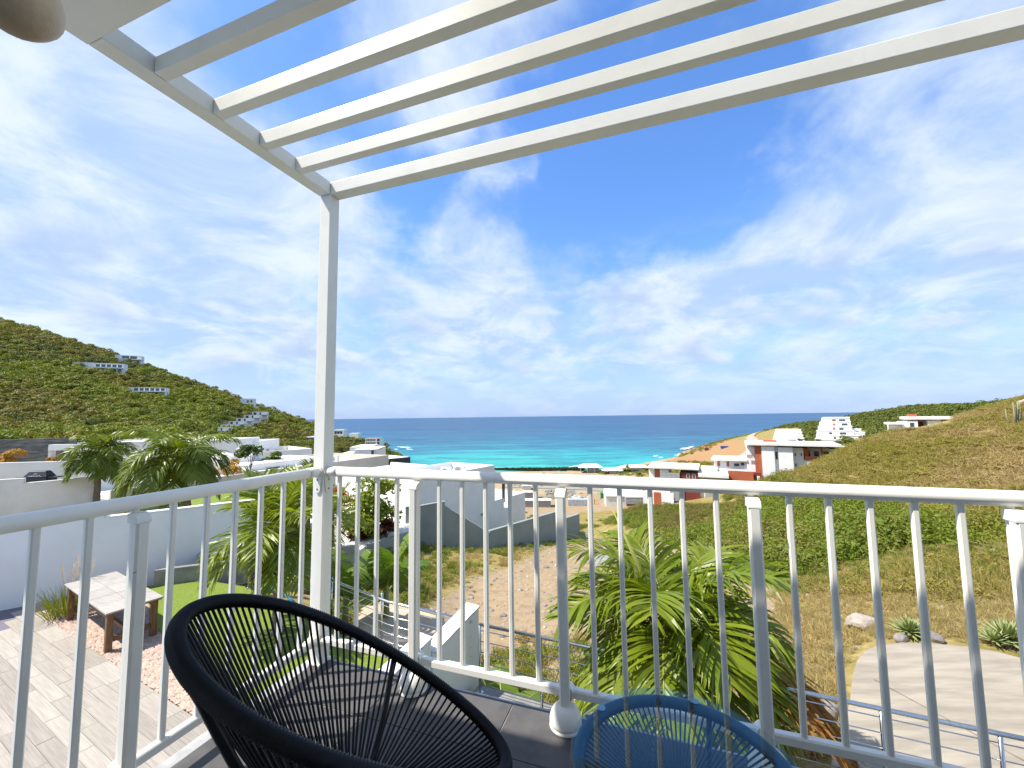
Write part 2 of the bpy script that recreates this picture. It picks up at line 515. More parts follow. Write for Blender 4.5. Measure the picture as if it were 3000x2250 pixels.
L_frangi = leafmat('glossy_leaf', (0.045, 0.085, 0.012), (0.12, 0.16, 0.02), None, 0.3, 0.35, 0.7, 0.4)
L_flower = leafmat('white_petal', (0.80, 0.78, 0.62), (0.75, 0.70, 0.5), None, 0.3, 0.5)
L_boug = leafmat('magenta_bract', (0.50, 0.012, 0.055), (0.34, 0.008, 0.03), None, 0.35, 0.5, 1.0)
L_croton = leafmat('orange_leaf', (0.50, 0.22, 0.04), (0.40, 0.30, 0.06), None, 0.35, 0.5, 1.0)
L_agave = leafmat('agave_leaf', (0.20, 0.26, 0.085), (0.34, 0.37, 0.15), None, 0.1, 0.45, 2.0)
L_plume = leafmat('grass_plume', (0.62, 0.45, 0.30), (0.52, 0.38, 0.26), None, 0.4, 0.8, 2.0)
L_darkred = leafmat('dark_cordyline', (0.045, 0.014, 0.010), (0.09, 0.035, 0.015), None, 0.25, 0.5, 1.0)

# ------------------------------------------------------------------ the balcony
P0 = Vector((-1.039, 2.238, 0))
AZU = R(109.2)
BF = frame(P0, AZU)                # u along the right railing, v outwards to the sea, z up
UD = BF(1, 0, 0) - BF(0, 0, 0); VD = BF(0, 1, 0) - BF(0, 0, 0)

slab = MB()
slab.box(BF, -0.055, 5.6, -3.9, 0.068, -0.24, -0.004)
balcony_floor = slab.build('balcony_floor', M_grout)
tag(balcony_floor, kind='structure')
us = [-0.052, 0.466, 1.066, 1.666, 2.266, 2.866, 3.466]
vs = [0.066, -0.225, -0.825, -1.425, -2.025, -2.625]
for i in range(len(us) - 1):
    for j in range(len(vs) - 1):
        dz = random.uniform(0, 0.0012)
        MB().box(BF, us[i] + 0.003, us[i + 1] - 0.003, vs[j + 1] + 0.003, vs[j] - 0.003, -0.003, 0.0 + dz).build('tile', M_tile, balcony_floor, bevel=0.0012)
MB().box(BF, -0.125, -0.057, -3.9, 0.068, -0.26, -0.012).build('kerb', M_kerb, balcony_floor, bevel=0.004)
MB().box(BF, -0.125, 5.6, 0.0715, 0.10, -0.26, -0.018).build('edge_trim', M_kerb, balcony_floor, bevel=0.003)

# the villa the balcony belongs to (behind the camera): wall, roof with deep eaves, column
villa = empty('villa', BF(3, -4.2, -3), 'white villa with deep flat eaves carrying the balcony', 'house')
MB().box(BF, -0.1, 6.0, -4.25, -3.92, -3.4, 3.25).build('wall', M_render, villa)
MB().box(BF, 0.25, 5.6, -3.9, -0.35, -3.4, -0.245).build('lower_wall', M_render, villa)
MB().box(BF, -1.6, 7.0, -7.5, -1.21, 3.26, 3.40).build('roof', M_render, villa)
MB().box(BF, -0.75, 7.0, -1.2085, -0.925, 3.262, 3.40).build('shade_eave', M_render, villa)  # unseen roof lip, added to shade the nearest slat and the lower balusters
MB().box(BF, 2.2, 4.2, -3.918, -3.90, 0.02, 2.2).build('window', M_glass_dark, villa)

# pergola
pergola = empty('pergola', BF(-0.035, 0.035, 0), 'white slatted aluminium pergola over the balcony corner', 'pergola')
MB().box(BF, -0.072, 0.0, 0.0, 0.072, 0.0, 2.6).build('post', M_paint, pergola, bevel=0.003)
MB().box(BF, -0.076, 5.4, 0.0, 0.074, 2.6015, 2.672).build('front_beam', M_paint, pergola, bevel=0.003)
MB().box(BF, -0.076, 0.0, -1.028, -0.0015, 2.6, 2.672).build('side_beam', M_paint, pergola, bevel=0.003)
for v in (-0.22, -0.425, -0.64, -0.855):
    MB().box(BF, 0.0015, 5.4, v - 0.022, v + 0.022, 2.602, 2.666).build('slat', M_paint, pergola, bevel=0.002)
MB().box(BF, -0.076, 5.4, -1.30, -1.03, 2.598, 2.69).build('wide_beam', M_paint, pergola, bevel=0.003)
MB().box(BF, 5.4015, 5.475, -1.3, 0.074, 2.6, 2.672).build('side_beam', M_paint, pergola, bevel=0.003)
MB().box(BF, 5.4015, 5.475, 0.0, 0.072, 0.0, 2.598).build('post', M_paint, pergola, bevel=0.003)
base = MB()
base.box(BF, -0.082, 0.010, -0.010, 0.082, 0.001, 0.010)
base.build('base_plate', M_paint, pergola, bevel=0.002)


def rail_set(thing, P, n_bal, start, step, stan_idx, length, side):
    """P(t,n,z): t along the rail from the post, n towards the inside of the balcony"""
    tr = MB(); tr.tube([P(0.075, 0, 1.012), P(length, 0, 1.012)], 0.0262, 20)
    tr.build('top_rail', M_paint, thing, smooth=True)
    # end elbow with its bracket plate on the post
    el = MB(); el.tube([P(0.004, 0, 1.006), P(0.02, 0, 1.011), P(0.05, 0, 1.012), P(0.0745, 0, 1.012)], [0.022, 0.0275, 0.0280, 0.0280], 18)
    el.build('rail_elbow', M_paint, thing, smooth=True)
    prof = []
    for k in range(13):
        a = math.pi * k / 12
        prof.append((math.cos(a) * 0.030, 1.006 + math.sin(a) * 0.036))
    for k in range(13):
        a = math.pi + math.pi * k / 12
        prof.append((math.cos(a) * 0.019, 0.915 + math.sin(a) * 0.019))
    pl = MB(); pl.extrude([P(0.0008, a, z) for a, z in prof], P(0.0068, 0, 0) - P(0.0008, 0, 0))
    plate = pl.build('bracket', M_paint, thing, bevel=0.0012)
    for z in (0.968, 0.918):
        sc = MB(); sc.tube([P(0.0066, 0, z), P(0.0088, 0, z)], 0.0042, 10)
        sc.build('screw', M_screw, plate)
    # lower rail with its own little end bracket
    br = MB()
    n0, n1 = -0.017, 0.017
    z0, z1 = 0.105, 0.138
    br.extrude([P(0.055, n0, z0), P(0.055, n1, z0), P(0.055, n1, z1 - 0.006), P(0.055, n1 - 0.006, z1), P(0.055, n0 + 0.006, z1), P(0.055, n0, z1 - 0.006)], P(length, 0, 0) - P(0.055, 0, 0))
    br.build('bottom_rail', M_paint, thing, bevel=0.002)
    e = MB(); e.tube([P(0.001, 0, 0.124), P(0.058, 0, 0.122)], [0.031, 0.024], 16)
    e.build('rail_end_cup', M_paint, thing, smooth=False)
    h = 0.0105
    for i in range(n_bal):
        t = start + step * i
        a = random.uniform(-0.0015, 0.0015)
        b = MB()
        c = 0.004
        sec = [(-h + c, -h), (h - c, -h), (h, -h + c), (h, h - c), (h - c, h), (-h + c, h), (-h, h - c), (-h, -h + c)]
        if side < 0: sec = sec[::-1]
        b.extrude([P(t + x, y, 0.137) for x, y in sec], P(a, 0, 0.9905) - P(0, 0, 0.137))
        b.build('baluster', M_paint, thing)
    for i in stan_idx:
        t = start + step * i
        # fluted stanchion on the inside, its bent cap reaching over to the rail
        nc = 0.040
        w2 = 0.021
        sec = [(-w2, -0.013), (-0.006, -0.013), (-0.004, -0.008), (0.004, -0.008), (0.006, -0.013), (w2, -0.013), (w2, 0.008), (0.014, 0.0155), (-0.014, 0.0155), (-w2, 0.008)]
        if side < 0: sec = sec[::-1]
        sp = MB(); sp.extrude([P(t + x, nc + y, 0.085) for x, y in sec], P(0, 0, 0.945) - P(0, 0, 0.085))
        st = sp.build('stanchion', M_paint, thing)
        cap = MB()
        arc = []
        for k in range(9):
            a = math.pi / 2 * k / 8
            arc.append((nc + 0.0165 - 0.034 * (1 - math.cos(a)), 0.945 + 0.034 * math.sin(a)))
        arc = [(nc - 0.0135, 0.9455)] + [(n_, z_ + 0.0005) for n_, z_ in arc] + [(0.0, 0.9795), (0.0, 0.9455)]
        pr = [P(t - 0.0225, n_, z_) for n_, z_ in arc]
        cap.extrude(pr, P(0.045, 0, 0) - P(0, 0, 0))
        cap.build('cap', M_paint, st, bevel=0.002)
        ft = MB()
        ft.lathe(P(t, nc - 0.006, 0.0022), [(0.066, 0.0), (0.068, 0.003), (0.068, 0.012), (0.0655, 0.014), (0.0655, 0.017), (0.0675, 0.019), (0.067, 0.030), (0.064, 0.046), (0.058, 0.061), (0.050, 0.073), (0.043, 0.080), (0.037, 0.084), (0.025, 0.087)], 30)
        ft.build('foot', M_paint, st, smooth=True)
        dk = MB(); dk.tube([P(t, -0.020, 0.122), P(t, 0.0, 0.122), P(t, 0.024, 0.122)], [0.034, 0.036, 0.034], 22)
        dk.build('clamp', M_paint, st)
        for q in (-0.02, 0.02):
            sc = MB(); sc.tube([P(t + q, 0.0235, 0.108), P(t + q, 0.0255, 0.108)], 0.004, 8)
            sc.build('bolt', M_screw, st)


rail_right = empty('balcony_railing', BF(2.7, 0.032, 0), 'long white balustrade facing the sea behind the blue side table', 'railing', 'white balcony balustrades')
rail_set(rail_right, lambda t, n, z: BF(t, 0.032 - n, z), 36, 0.083, 0.1237, (4, 10, 16, 22, 28), 5.38, 1)
rail_left = empty('balcony_railing', BF(-0.035, -1.9, 0), 'white balustrade above the planked terrace, left of the corner post', 'railing', 'white balcony balustrades')
rail_set(rail_left, lambda t, n, z: BF(-0.035 + n, -t, z), 29, 0.0975, 0.1226, (6, 12, 18, 24), 3.85, -1)

# ------------------------------------------------------------------ string chair
CX, CY, PSI = -0.386, 1.072, 0.959
CW, CLN, ZB, ZF, CE, CK = 0.355, 0.372, 0.875, 0.365, 0.098, -0.023


def chair_pt(p, s, z):
    return Vector((CX + p * math.sin(PSI) + s * math.cos(PSI), CY + p * math.cos(PSI) - s * math.sin(PSI), z))


def rim_pt(ph):
    p = -CLN * math.cos(ph); s = CW * math.sin(ph) * (1 + CE * math.cos(ph))
    t = (p + CLN) / (2 * CLN)
    return chair_pt(p, s, ZB + (ZF - ZB) * t - CK * math.sin(math.pi * t))


chair = empty('string_chair', (CX, CY, 0), 'black woven string lounge chair looking out to sea', 'chair')
NR = 760
rp = [rim_pt(2 * math.pi * k / NR) for k in range(NR)]
MB().tube(rp, [0.0158 + (0.0018 if k % 2 else -0.0014) for k in range(NR)], 12, closed=True).build('rim', M_cordblack, chair, smooth=True)
hub_c = chair_pt(-0.02, 0.0, 0.30)
hub_n = 40


def hub_pt(ph):
    return chair_pt(-0.02 - 0.085 * math.cos(ph), 0.085 * math.sin(ph), 0.335 - 0.02 * 0)


MB().tube([hub_pt(2 * math.pi * k / hub_n) for k in range(hub_n)], 0.009, 8, closed=True).build('seat_ring', M_blackmetal, chair, smooth=True)
NCORD = 112
for k in range(NCORD):
    ph = 2 * math.pi * (k + 0.5) / NCORD
    off = 0.006 if k % 2 else -0.006
    a = rim_pt(ph) + Vector((0, 0, -0.006)); b = hub_pt(ph + off * 2)
    mid = (a + b) / 2; mid.z -= 0.035
    path = [a]
    for q in range(1, 8):
        t = q / 8
        path.append(a * (1 - t) ** 2 + mid * (2 * t * (1 - t)) + b * t * t)
    path.append(b)
    MB().tube(path, 0.0034, 6).build('cord', M_cordblack, chair, smooth=True)
# steel frame: three bent legs under the bowl
for ang in (0.35, 2.45, 4.2):
    a = rim_pt(ang); foot = chair_pt(-0.27 * math.cos(ang), 0.27 * math.sin(ang), 0.012)
    m1 = hub_pt(ang) + Vector((0, 0, -0.03))
    pth = []
    for q in range(11):
        t = q / 10
        pth.append(a * (1 - t) ** 2 + (m1 * 0.55 + a * 0.45 + Vector((0, 0, -0.10))) * (2 * t * (1 - t)) + m1 * t * t)
    MB().tube([a + Vector((0, 0, -0.012))] + pth[1:] + [foot], 0.0095, 10).build('leg', M_blackmetal, chair, smooth=True)

# ------------------------------------------------------------------ glass-topped string table
TX, TY, TR, TZ = 0.422, 1.095, 0.283, 0.418
table = empty('side_table', (TX, TY, 0), 'round blue string side table with a clear glass top', 'table')


def tpt(r, a, z): return Vector((TX + r * math.cos(a), TY + r * math.sin(a), z))


NR = 620
MB().tube([tpt(TR - 0.020, 2 * math.pi * k / NR, TZ - 0.024) for k in range(NR)], [0.0165 + (0.0011 if k % 2 else -0.0011) for k in range(NR)], 12, closed=True).build('rim', M_cordblue, table, smooth=True)
MB().tube([tpt(0.032, 2 * math.pi * k / 32, 0.325) for k in range(32)], 0.008, 8, closed=True).build('lower_ring', M_bluemetal, table, smooth=True)
NC = 96
for k in range(NC):
    a = 2 * math.pi * (k + 0.5) / NC
    p = tpt(TR - 0.020, a, TZ - 0.026); q = tpt(0.032, a + 0.35, 0.327)
    MB().tube([p, p.lerp(q, 0.5) + Vector((0, 0, -0.012)), q], 0.0027, 6).build('cord', M_cordblue, table, smooth=True)
for a in (0.9, 0.9 + 2.09, 0.9 + 4.19):
    MB().tube([tpt(TR - 0.02, a, TZ - 0.03), tpt(TR - 0.06, a, TZ - 0.2), tpt(TR - 0.10, a, 0.2), tpt(TR - 0.05, a, 0.012)], 0.008, 10).build('leg', M_bluemetal, table, smooth=True)
m = bpy.data.materials.new('clear_glass'); m.use_nodes = True
g = NT(m.node_tree); g.n.clear()
go = g.new('ShaderNodeOutputMaterial')
gt = g.new('ShaderNodeBsdfTransparent'); gt.inputs['Color'].default_value = (0.86, 0.94, 0.95, 1)
gg = g.new('ShaderNodeBsdfGlossy'); gg.inputs['Roughness'].default_value = 0.02
lwt = g.new('ShaderNodeLayerWeight'); lwt.inputs['Blend'].default_value = 0.5
fres = g.math('ADD', g.math('MULTIPLY', g.math('POWER', lwt.outputs['Facing'], 4.0), 0.5), 0.035)
gm = g.new('ShaderNodeMixShader'); g.l.new(fres, gm.inputs[0]); g.l.new(gt.outputs[0], gm.inputs[1]); g.l.new(gg.outputs[0], gm.inputs[2])
g.l.new(gm.outputs[0], go.inputs['Surface'])
M_glass = m
MB().lathe((TX, TY, TZ - 0.001), [(TR - 0.002, 0), (TR, 0.001), (TR, 0.004), (TR - 0.002, 0.005)], 72).build('glass_top', M_glass, table)
M_pad = mat('clear_pad', (0.35, 0.5, 0.6), 0.2)
for a in (2.25, 1.05, 3.9, 5.3):
    MB().lathe(tpt(TR - 0.022, a, TZ - 0.0058), [(0.006, 0), (0.010, 0.003), (0.013, 0.0042)], 14).build('pad', M_pad, table)

# ------------------------------------------------------------------ lower garden (3 m below the balcony)
ZG = -3.0
PD = Vector((0.881, -0.473, 0)); PN = Vector((0.473, 0.881, 0))
PF = lambda a, n, z: Vector((PD.x * a + PN.x * n, PD.y * a + PN.y * n, z))   # a along the planks, n across


def A_of(x, y): return PD.x * x + PD.y * y


terrace = tag(MB().box(PF, -17.0, -3.0, -1.2, 3.27, ZG - 0.3, ZG - 0.012).build('terrace', M_joint), kind='structure')
row = 0
n = 3.268
rows = []
rows.append((n - 0.30, n)); n -= 0.304
while n > 0.2:
    rows.append((n - 0.186, n)); n -= 0.190
pm = {}
for ri, (n0, n1) in enumerate(rows):
    a = -14.6 + (ri * 0.53) % 1.21
    end = A_of(-4.05, 5.9) - 0.05 - 0.1 * (3.27 - n1)
    while a < end:
        L = 1.2 if ri else 0.9
        mt = M_planks[(ri * 7 + int(a * 3.1)) % 4]
        key = (mt.name, round(L, 2), round(n1 - n0, 2))
        if key not in pm:
            mm = MB(); mm.hexa([(0, 0, 0), (L - 0.006, 0, 0), (L - 0.006, n1 - n0, 0), (0, n1 - n0, 0)], [(0, 0, .02), (L - 0.006, 0, .02), (L - 0.006, n1 - n0, .02), (0, n1 - n0, .02)])
            pm[key] = mm.mesh('plank', mt, bevel=0.003)
        p = PF(a, n0, ZG - 0.018 + random.uniform(0, 0.003))
        link_mesh('plank', pm[key], terrace, Matrix.Translation(p) @ Matrix.Rotation(math.atan2(PD.y, PD.x), 4, 'Z'))
        a += L

# lawn, pebble bed, planted soil
lawn_poly = [(-8.0, 9.2), (-4.3, 6.25), (-3.2, 5.2), (-2.2, 3.6), (-1.0, 4.4), (-0.62, 6.6), (-4.0, 8.75), (-7.0, 10.8), (-8.5, 11.28), (-9.6, 10.9)]
tag(MB().prism(lawn_poly, ZG - 0.4, ZG + 0.015).build('lawn', M_lawn), kind='structure')
grav_poly = [(-11.2, 9.75), (-10.72, 9.47), (-4.05, 5.93), (-3.2, 5.2), (-4.3, 6.25), (-8.0, 9.2), (-9.6, 10.9), (-11.6, 9.95)]
tag(MB().prism(grav_poly, ZG - 0.4, ZG - 0.02).build('gravel_bed', M_gravelbed), kind='structure')
tag(MB().prism([(-16, 5), (-1.0, 4.3), (-0.62, 6.62), (-4.0, 8.78), (-7.0, 10.85), (-8.8, 11.9), (-16, 9)], ZG - 1.2, ZG - 0.41).build('garden_ground', M_soil), kind='structure')
# loose pebbles over the bed
def in_poly(x, y, poly):
    c = False; j = len(poly) - 1
    for i in range(len(poly)):
        xi, yi = poly[i][0], poly[i][1]; xj, yj = poly[j][0], poly[j][1]
        if (yi > y) != (yj > y) and x < (xj - xi) * (y - yi) / (yj - yi) + xi: c = not c
        j = i
    return c


def pebbles(name, mtl, n, seed):
    rg = np.random.default_rng(seed)
    mb = MB(); base = [(1, 0, 0), (0.31, 0.95, 0), (-0.81, 0.59, 0), (-0.81, -0.59, 0), (0.31, -0.95, 0)]
    c = 0
    while c < n:
        x = rg.uniform(-11.6, -3.2); y = rg.uniform(5.2, 10.9)
        if not in_poly(x, y, grav_poly): continue
        c += 1
        r = rg.uniform(0.018, 0.040); a = rg.uniform(0, 6.3); i = len(mb.v); hh = r * rg.uniform(0.6, 1.0)
        for bx, by, _ in base:
            xx = bx * r * 1.25; yy = by * r * 0.8
            mb.v.append((x + xx * math.cos(a) - yy * math.sin(a), y + xx * math.sin(a) + yy * math.cos(a), ZG - 0.012))
        mb.v.append((x + rg.uniform(-.3, .3) * r, y + rg.uniform(-.3, .3) * r, ZG - 0.012 + hh))
        for k in range(5): mb.f.append((i + k, i + (k + 1) % 5, i + 5))
    return tag(mb.build(name, mtl, smooth=True), kind='stuff')


pebbles('gravel', M_gravel_a, 5200, 3); pebbles('gravel', M_gravel_b, 4200, 4)

# garden wall
wall_az = math.atan2(2.98, 2.29)
WF = frame((-11.88, 9.67, 0), wall_az)
gw = empty('garden_wall', WF(4, 0, ZG), 'long bluish white garden wall behind the stone topped table', 'wall')
prof = [(-9, -3.6), (5.6, -3.6), (5.6, -1.18), (1.62, -1.18), (1.62, -1.02), (-9, -1.02)]
MB().extrude([WF(a, 0.0, z) for a, z in prof], WF(0, 0.2, 0) - WF(0, 0, 0)).build('wall', M_render, gw)
cp = MB(); cp.box(WF, 1.63, 5.61, -0.015, 0.215, -1.179, -1.15); cp.box(WF, -9, 1.63, -0.015, 0.215, -1.019, -0.99)
cp.build('coping', M_render, gw, bevel=0.004)

# raised concrete planter kerb with covered furniture on it
tag(MB().box(frame((-9.45, 11.0, 0), R(68)), 0.0, 5.0, -0.16, 0.0, ZG - 0.2, ZG + 0.42).build('planter_kerb', M_concrete, bevel=0.01), 'stained low concrete planter kerb edging the lawn', 'kerb')
cv = MB()
c0 = Vector((-8.35, 12.05, ZG + 0.42))
cv.lathe(c0, [(0.52, 0), (0.55, 0.05), (0.54, 0.12), (0.48, 0.16), (0.45, 0.17), (0.2, 0.18)], 28, 1.3, 0.62, R(25))
bt = empty('covered_tub', c0, 'grey lidded oval tub tucked between garden wall and planter kerb', 'tub')
cv.build('lid', M_cover, bt, smooth=True)
MB().lathe(c0 + Vector((0, 0, -0.35)), [(0.44, 0), (0.48, 0.349)], 24, 1.3, 0.62, R(25)).build('body', M_black, bt)

# stone topped table with timber legs
tb = empty('garden_table', (-8.5, 8.85, ZG), 'rustic timber table with pale stone top on the pink gravel', 'table')
ta = [Vector((-9.93, 9.19)), Vector((-7.58, 7.77)), Vector((-7.13, 8.50)), Vector((-9.45, 9.92))]
TL = (ta[1] - ta[0]).length
taz = math.atan2((ta[1] - ta[0]).x, (ta[1] - ta[0]).y)
TF = frame((ta[0].x, ta[0].y, 0), taz)
for i in range(5):
    for j in range(2):
        a0 = TL * i / 5 + 0.003; a1 = TL * (i + 1) / 5 - 0.003
        b0 = 0.86 * j / 2 + 0.003; b1 = 0.86 * (j + 1) / 2 - 0.003
        MB().box(TF, a0, a1, b0, b1, -2.277, -2.250 + random.uniform(0, .003)).build('slab', M_tabletop[(i + 2 * j) % 3], tb, bevel=0.004)
MB().box(TF, 0.02, TL - 0.02, 0.02, 0.84, -2.30, -2.279).build('top_board', M_wood, tb)
ap = MB()
for b in (0.08, 0.74): ap.box(TF, 0.17, TL - 0.17, b, b + 0.04, -2.43, -2.302)
for i_, apron in enumerate((0.08, 0.74)):
    MB().box(TF, 0.2, TL - 0.2, apron, apron + 0.04, -2.43, -2.302).build('apron', M_wood, tb, bevel=0.004)
for a in (0.1, TL - 0.2):
    for b in (0.05, 0.71):
        MB().box(TF, a, a + 0.10, b, b + 0.10, ZG - 0.02, -2.302).build('leg', M_wood, tb, bevel=0.006)
    MB().box(TF, a + 0.02, a + 0.08, 0.155, 0.705, ZG + 0.16, ZG + 0.25).build('stretcher', M_wood, tb, bevel=0.004)
MB().box(TF, 0.205, TL - 0.205, 0.40, 0.46, ZG + 0.17, ZG + 0.24).build('stretcher', M_wood, tb, bevel=0.004)

# ------------------------------------------------------------------ steel cable fences at the garden edge


def cable_fence(label, pts, posts, zbase, ztop, ncab):
    P = [Vector(p) for p in pts]
    th = empty('cable_fence', (P[0].x, P[0].y, zbase), label, 'fence', 'stainless cable fences round the garden')
    up = lambda p, z: Vector((p.x, p.y, z))
    MB().tube([up(p, ztop) for p in P], 0.024, 12).build('handrail', M_steel, th, smooth=True)
    for k in range(ncab):
        z = zbase + 0.13 + (ztop - zbase - 0.22) * k / (ncab - 1)
        MB().tube([up(p, z) for p in P], 0.0065, 6).build('cable', M_steel, th, smooth=True)
    for s in posts:
        p = P[0].lerp(P[-1], s)
        q = MB(); q.tube([up(p, zbase), up(p, ztop - 0.01)], 0.02, 12)
        po = q.build('fence_post', M_steel, th, smooth=True)
        MB().lathe((p.x, p.y, zbase), [(0.055, 0), (0.055, 0.012), (0.03, 0.02)], 14).build('foot_plate', M_steel, po)
    return th


cable_fence('steel cable fence running below the sea side of the balcony', [(-0.56, 6.66), (5.9, 3.94)], [0.0, 0.145, 0.44, 0.71, 0.845, 1.0], ZG, -1.97, 6)
cable_fence('steel cable fence crossing behind the near palm and banana plants', [(-0.72, 6.86), (-2.3, 7.6), (-4.0, 8.76), (-7.0, 10.8)], [0.10, 0.29, 0.5, 0.72, 0.97], ZG, -2.02, 6)
tag(MB().box(frame((-0.62, 6.70, 0), math.atan2(6.46, -2.72)), -0.05, 7.1, -0.16, 0.16, ZG - 2.2, ZG - 0.002).build('retaining_kerb', M_concrete), 'dark concrete kerb under the steel cable fence', 'kerb')
ho = empty('hose_pipe', (-4.6, 8.9, ZG), 'bright cyan hose pipe lying beside the cable fence', 'hose')
MB().tube([(-5.6, 9.55, ZG + 0.5), (-5.0, 9.2, ZG + 0.42), (-4.3, 8.7, ZG + 0.28), (-3.6, 8.2, ZG + 0.1)], 0.03, 10).build('pipe', M_cyan, ho, smooth=True)

# stepped parapet of the garden stairs, and the stairs beyond it
sw = empty('stair_parapet', (-1.2, 6.2, ZG), 'white stepped stair parapet with marble coping beside the fence', 'wall')
saz = math.atan2(1.05, 1.67)
SF = frame((-1.72, 5.36, 0), saz)
MB().extrude([SF(a, 0, z) for a, z in [(-1.2, -3.5), (0.93, -3.5), (0.93, -1.92), (-1.2, -2.35)]], SF(0, 0.24, 0) - SF(0, 0, 0)).build('wall', M_render, sw)
MB().extrude([SF(a, -0.015, z) for a, z in [(-1.2, -2.349), (0.945, -1.918), (0.945, -1.885), (-1.2, -2.316)]], SF(0, 0.27, 0) - SF(0, 0, 0)).build('coping', M_marble, sw, bevel=0.004)
MB().extrude([SF(a, -0.04, z) for a, z in [(0.93, -3.5), (2.02, -3.5), (2.02, -1.90), (0.95, -2.13)]], SF(0, 0.24, 0) - SF(0, 0, 0)).build('wall', M_render, sw)
MB().extrude([SF(a, -0.055, z) for a, z in [(0.955, -2.128), (2.035, -1.898), (2.035, -1.865), (0.955, -2.095)]], SF(0, 0.27, 0) - SF(0, 0, 0)).build('coping', M_marble, sw, bevel=0.004)
sst = empty('stone_stairs', (-2.0, 9.0, -4.2), 'tan stone garden stairs going down beyond the fence', 'stairs')
for k in range(6):
    f = frame((-1.35 - 0.16 * k, 7.95 + 0.62 * k, 0), R(-62))
    MB().box(f, -0.35, 2.0, -0.02, 0.62, -5.0, -3.02 - 0.17 * k).build('step', M_stairstone, sst, bevel=0.01)

# ------------------------------------------------------------------ terrain: thin-plate surface through surveyed heights
SEA_Z = -45.0
CTRL = [  # column px, forward distance, height
    (-600, 3, -3.5), (200, 3, -3.5), (1000, 3, -3.7), (-600, 8, -3.5), (200, 8, -3.5), (1000, 8, -3.6), (300, 12, -3.6), (900, 12.5, -3.9),
    (1200, 3, -4.1), (1200, 7.5, -4.6), (1500, 4, -4.6), (1500, 7.5, -5.1), (2000, 3.6, -4.4), (2000, 6.5, -4.6), (2600, 3.6, -4.06), (2600, 9, -4.06),
    (3000, 3.5, -4.06), (3000, 9, -4.06), (3500, 5, -4.0), (3500, 9, -4.0), (2300, 5, -4.2), (2300, 8, -4.5),
    (1300, 10, -5.3), (1300, 16.3, -6.0), (1500, 12, -5.8), (1500, 17, -6.2), (1232, 25, -6.45), (1432, 26, -7), (1690, 32, -8.2), (1600, 24, -6.9), (1800, 24, -6.9), (1900, 17, -6.0), (1900, 11, -5.3),
    (2100, 20, -6.4), (1900, 28, -8), (2100, 30, -8.2), (2200, 34, -8.4), (2100, 60, -16), (2300, 100, -16.5), (2300, 62, -8.8),
    (2300, 12, -5.2), (2300, 18, -6.1), (2300, 25, -6.9), (2300, 38, -8.1), (2243, 55, -8.1), (2350, 58, -6.9), (2453, 62, -5.1), (2520, 66, -3.6), (2600, 75, -3.9), (2680, 90, -4.9),
    (2600, 12.5, -4.4), (2600, 22, -5.3), (2600, 38, -5.5), (2800, 75, -0.3), (2800, 12, -4.2), (2800, 22, -4.4), (2800, 40, -3.2),
    (3000, 70, 3.1), (3000, 40, -1.5), (3000, 20, -3.6), (3000, 12, -4), (3500, 30, 0), (3500, 60, 8), (3500, 12, -3.8), (3000, 100, 3.5), (3500, 110, 13),
    (2650, 120, -7), (2800, 130, -3), (2600, 300, 2.5), (2750, 300, 4.5), (2450, 350, -5), (2330, 400, -10), (2850, 300, 2), (2600, 180, -9), (2400, 200, -14), (2300, 180, -14), (3000, 300, 0), (3500, 300, 0),
    (2250, 100, -15), (2150, 110, -18.5), (2000, 110, -21.3), (1850, 105, -22.6), (2000, 140, -28), (1300, 150, -41), (1600, 150, -42), (1800, 150, -41.5), (1300, 335, -44.2), (1600, 335, -44.2), (1900, 300, -42), (1500, 80, -25), (1500, 50, -14.5), (1700, 50, -14), (1700, 80, -25), (1850, 80, -21.5),
    (1300, 365, -47), (1600, 365, -47), (1300, 900, -70), (1600, 900, -70), (1900, 900, -70), (2200, 900, -70),
    (1750, 352, -45.2), (1850, 385, -45.2), (1975, 460, -45.5), (2060, 480, -34), (2200, 450, -22), (2330, 430, -11), (2330, 620, -55), (2200, 620, -55), (2060, 590, -55), (2600, 620, -45), (3000, 620, -45), (2060, 350, -37), (2200, 250, -25), (1950, 380, -42), (1900, 480, -50),
    (800, 30, -5), (1000, 21, -5.3), (1080, 22, -5.6), (500, 18, -3.6), (200, 18, -3.6), (0, 22, -3.6), (-500, 15, -3.5), (-600, 60, 0), (300, 60, -4.5), (600, 60, -7), (900, 60, -12), (0, 60, -3.5), (1100, 60, -18), (1000, 90, -22), (1100, 150, -37), (950, 150, -30), (1150, 36, -9.5),
    (0, 150, -3.8), (0, 250, 24.6), (0, 350, 69), (0, 430, 108), (0, 560, 105), (300, 150, -5), (300, 250, 11), (300, 350, 46), (271, 430, 77.5), (407, 430, 59.5), (543, 440, 42.5), (678, 450, 25), (814, 460, 6.5), (909, 480, -7), (271, 560, 60), (543, 580, 20), (814, 580, -15), (909, 620, -40),
    (600, 150, -8), (600, 250, -2.5), (600, 350, 14.5), (750, 150, -14), (750, 250, -11.4), (750, 350, -4.8), (880, 250, -22), (880, 350, -20), (-500, 150, 0), (-500, 300, 60), (-500, 430, 130), (-1200, 300, 60), (-1200, 60, 5),
    (980, 480, -17), (1100, 480, -28), (1150, 500, -40), (1195, 500, -46.5), (1000, 330, -33), (1100, 390, -44), (1180, 400, -47.5), (1250, 480, -52), (1300, 420, -50), (1150, 330, -43.5), (1000, 700, -60), (1150, 700, -60)]
cp_ = np.array([[*col(a, b, c)] for a, b, c in CTRL])


def tcoord(x, y):
    th = np.arctan2(x, y); r = np.hypot(x, y)
    return np.stack([th * 2.2, np.log(r)], -1)


_X = tcoord(cp_[:, 0], cp_[:, 1])
_q = (cp_[:, 2] - H) / np.hypot(cp_[:, 0], cp_[:, 1])


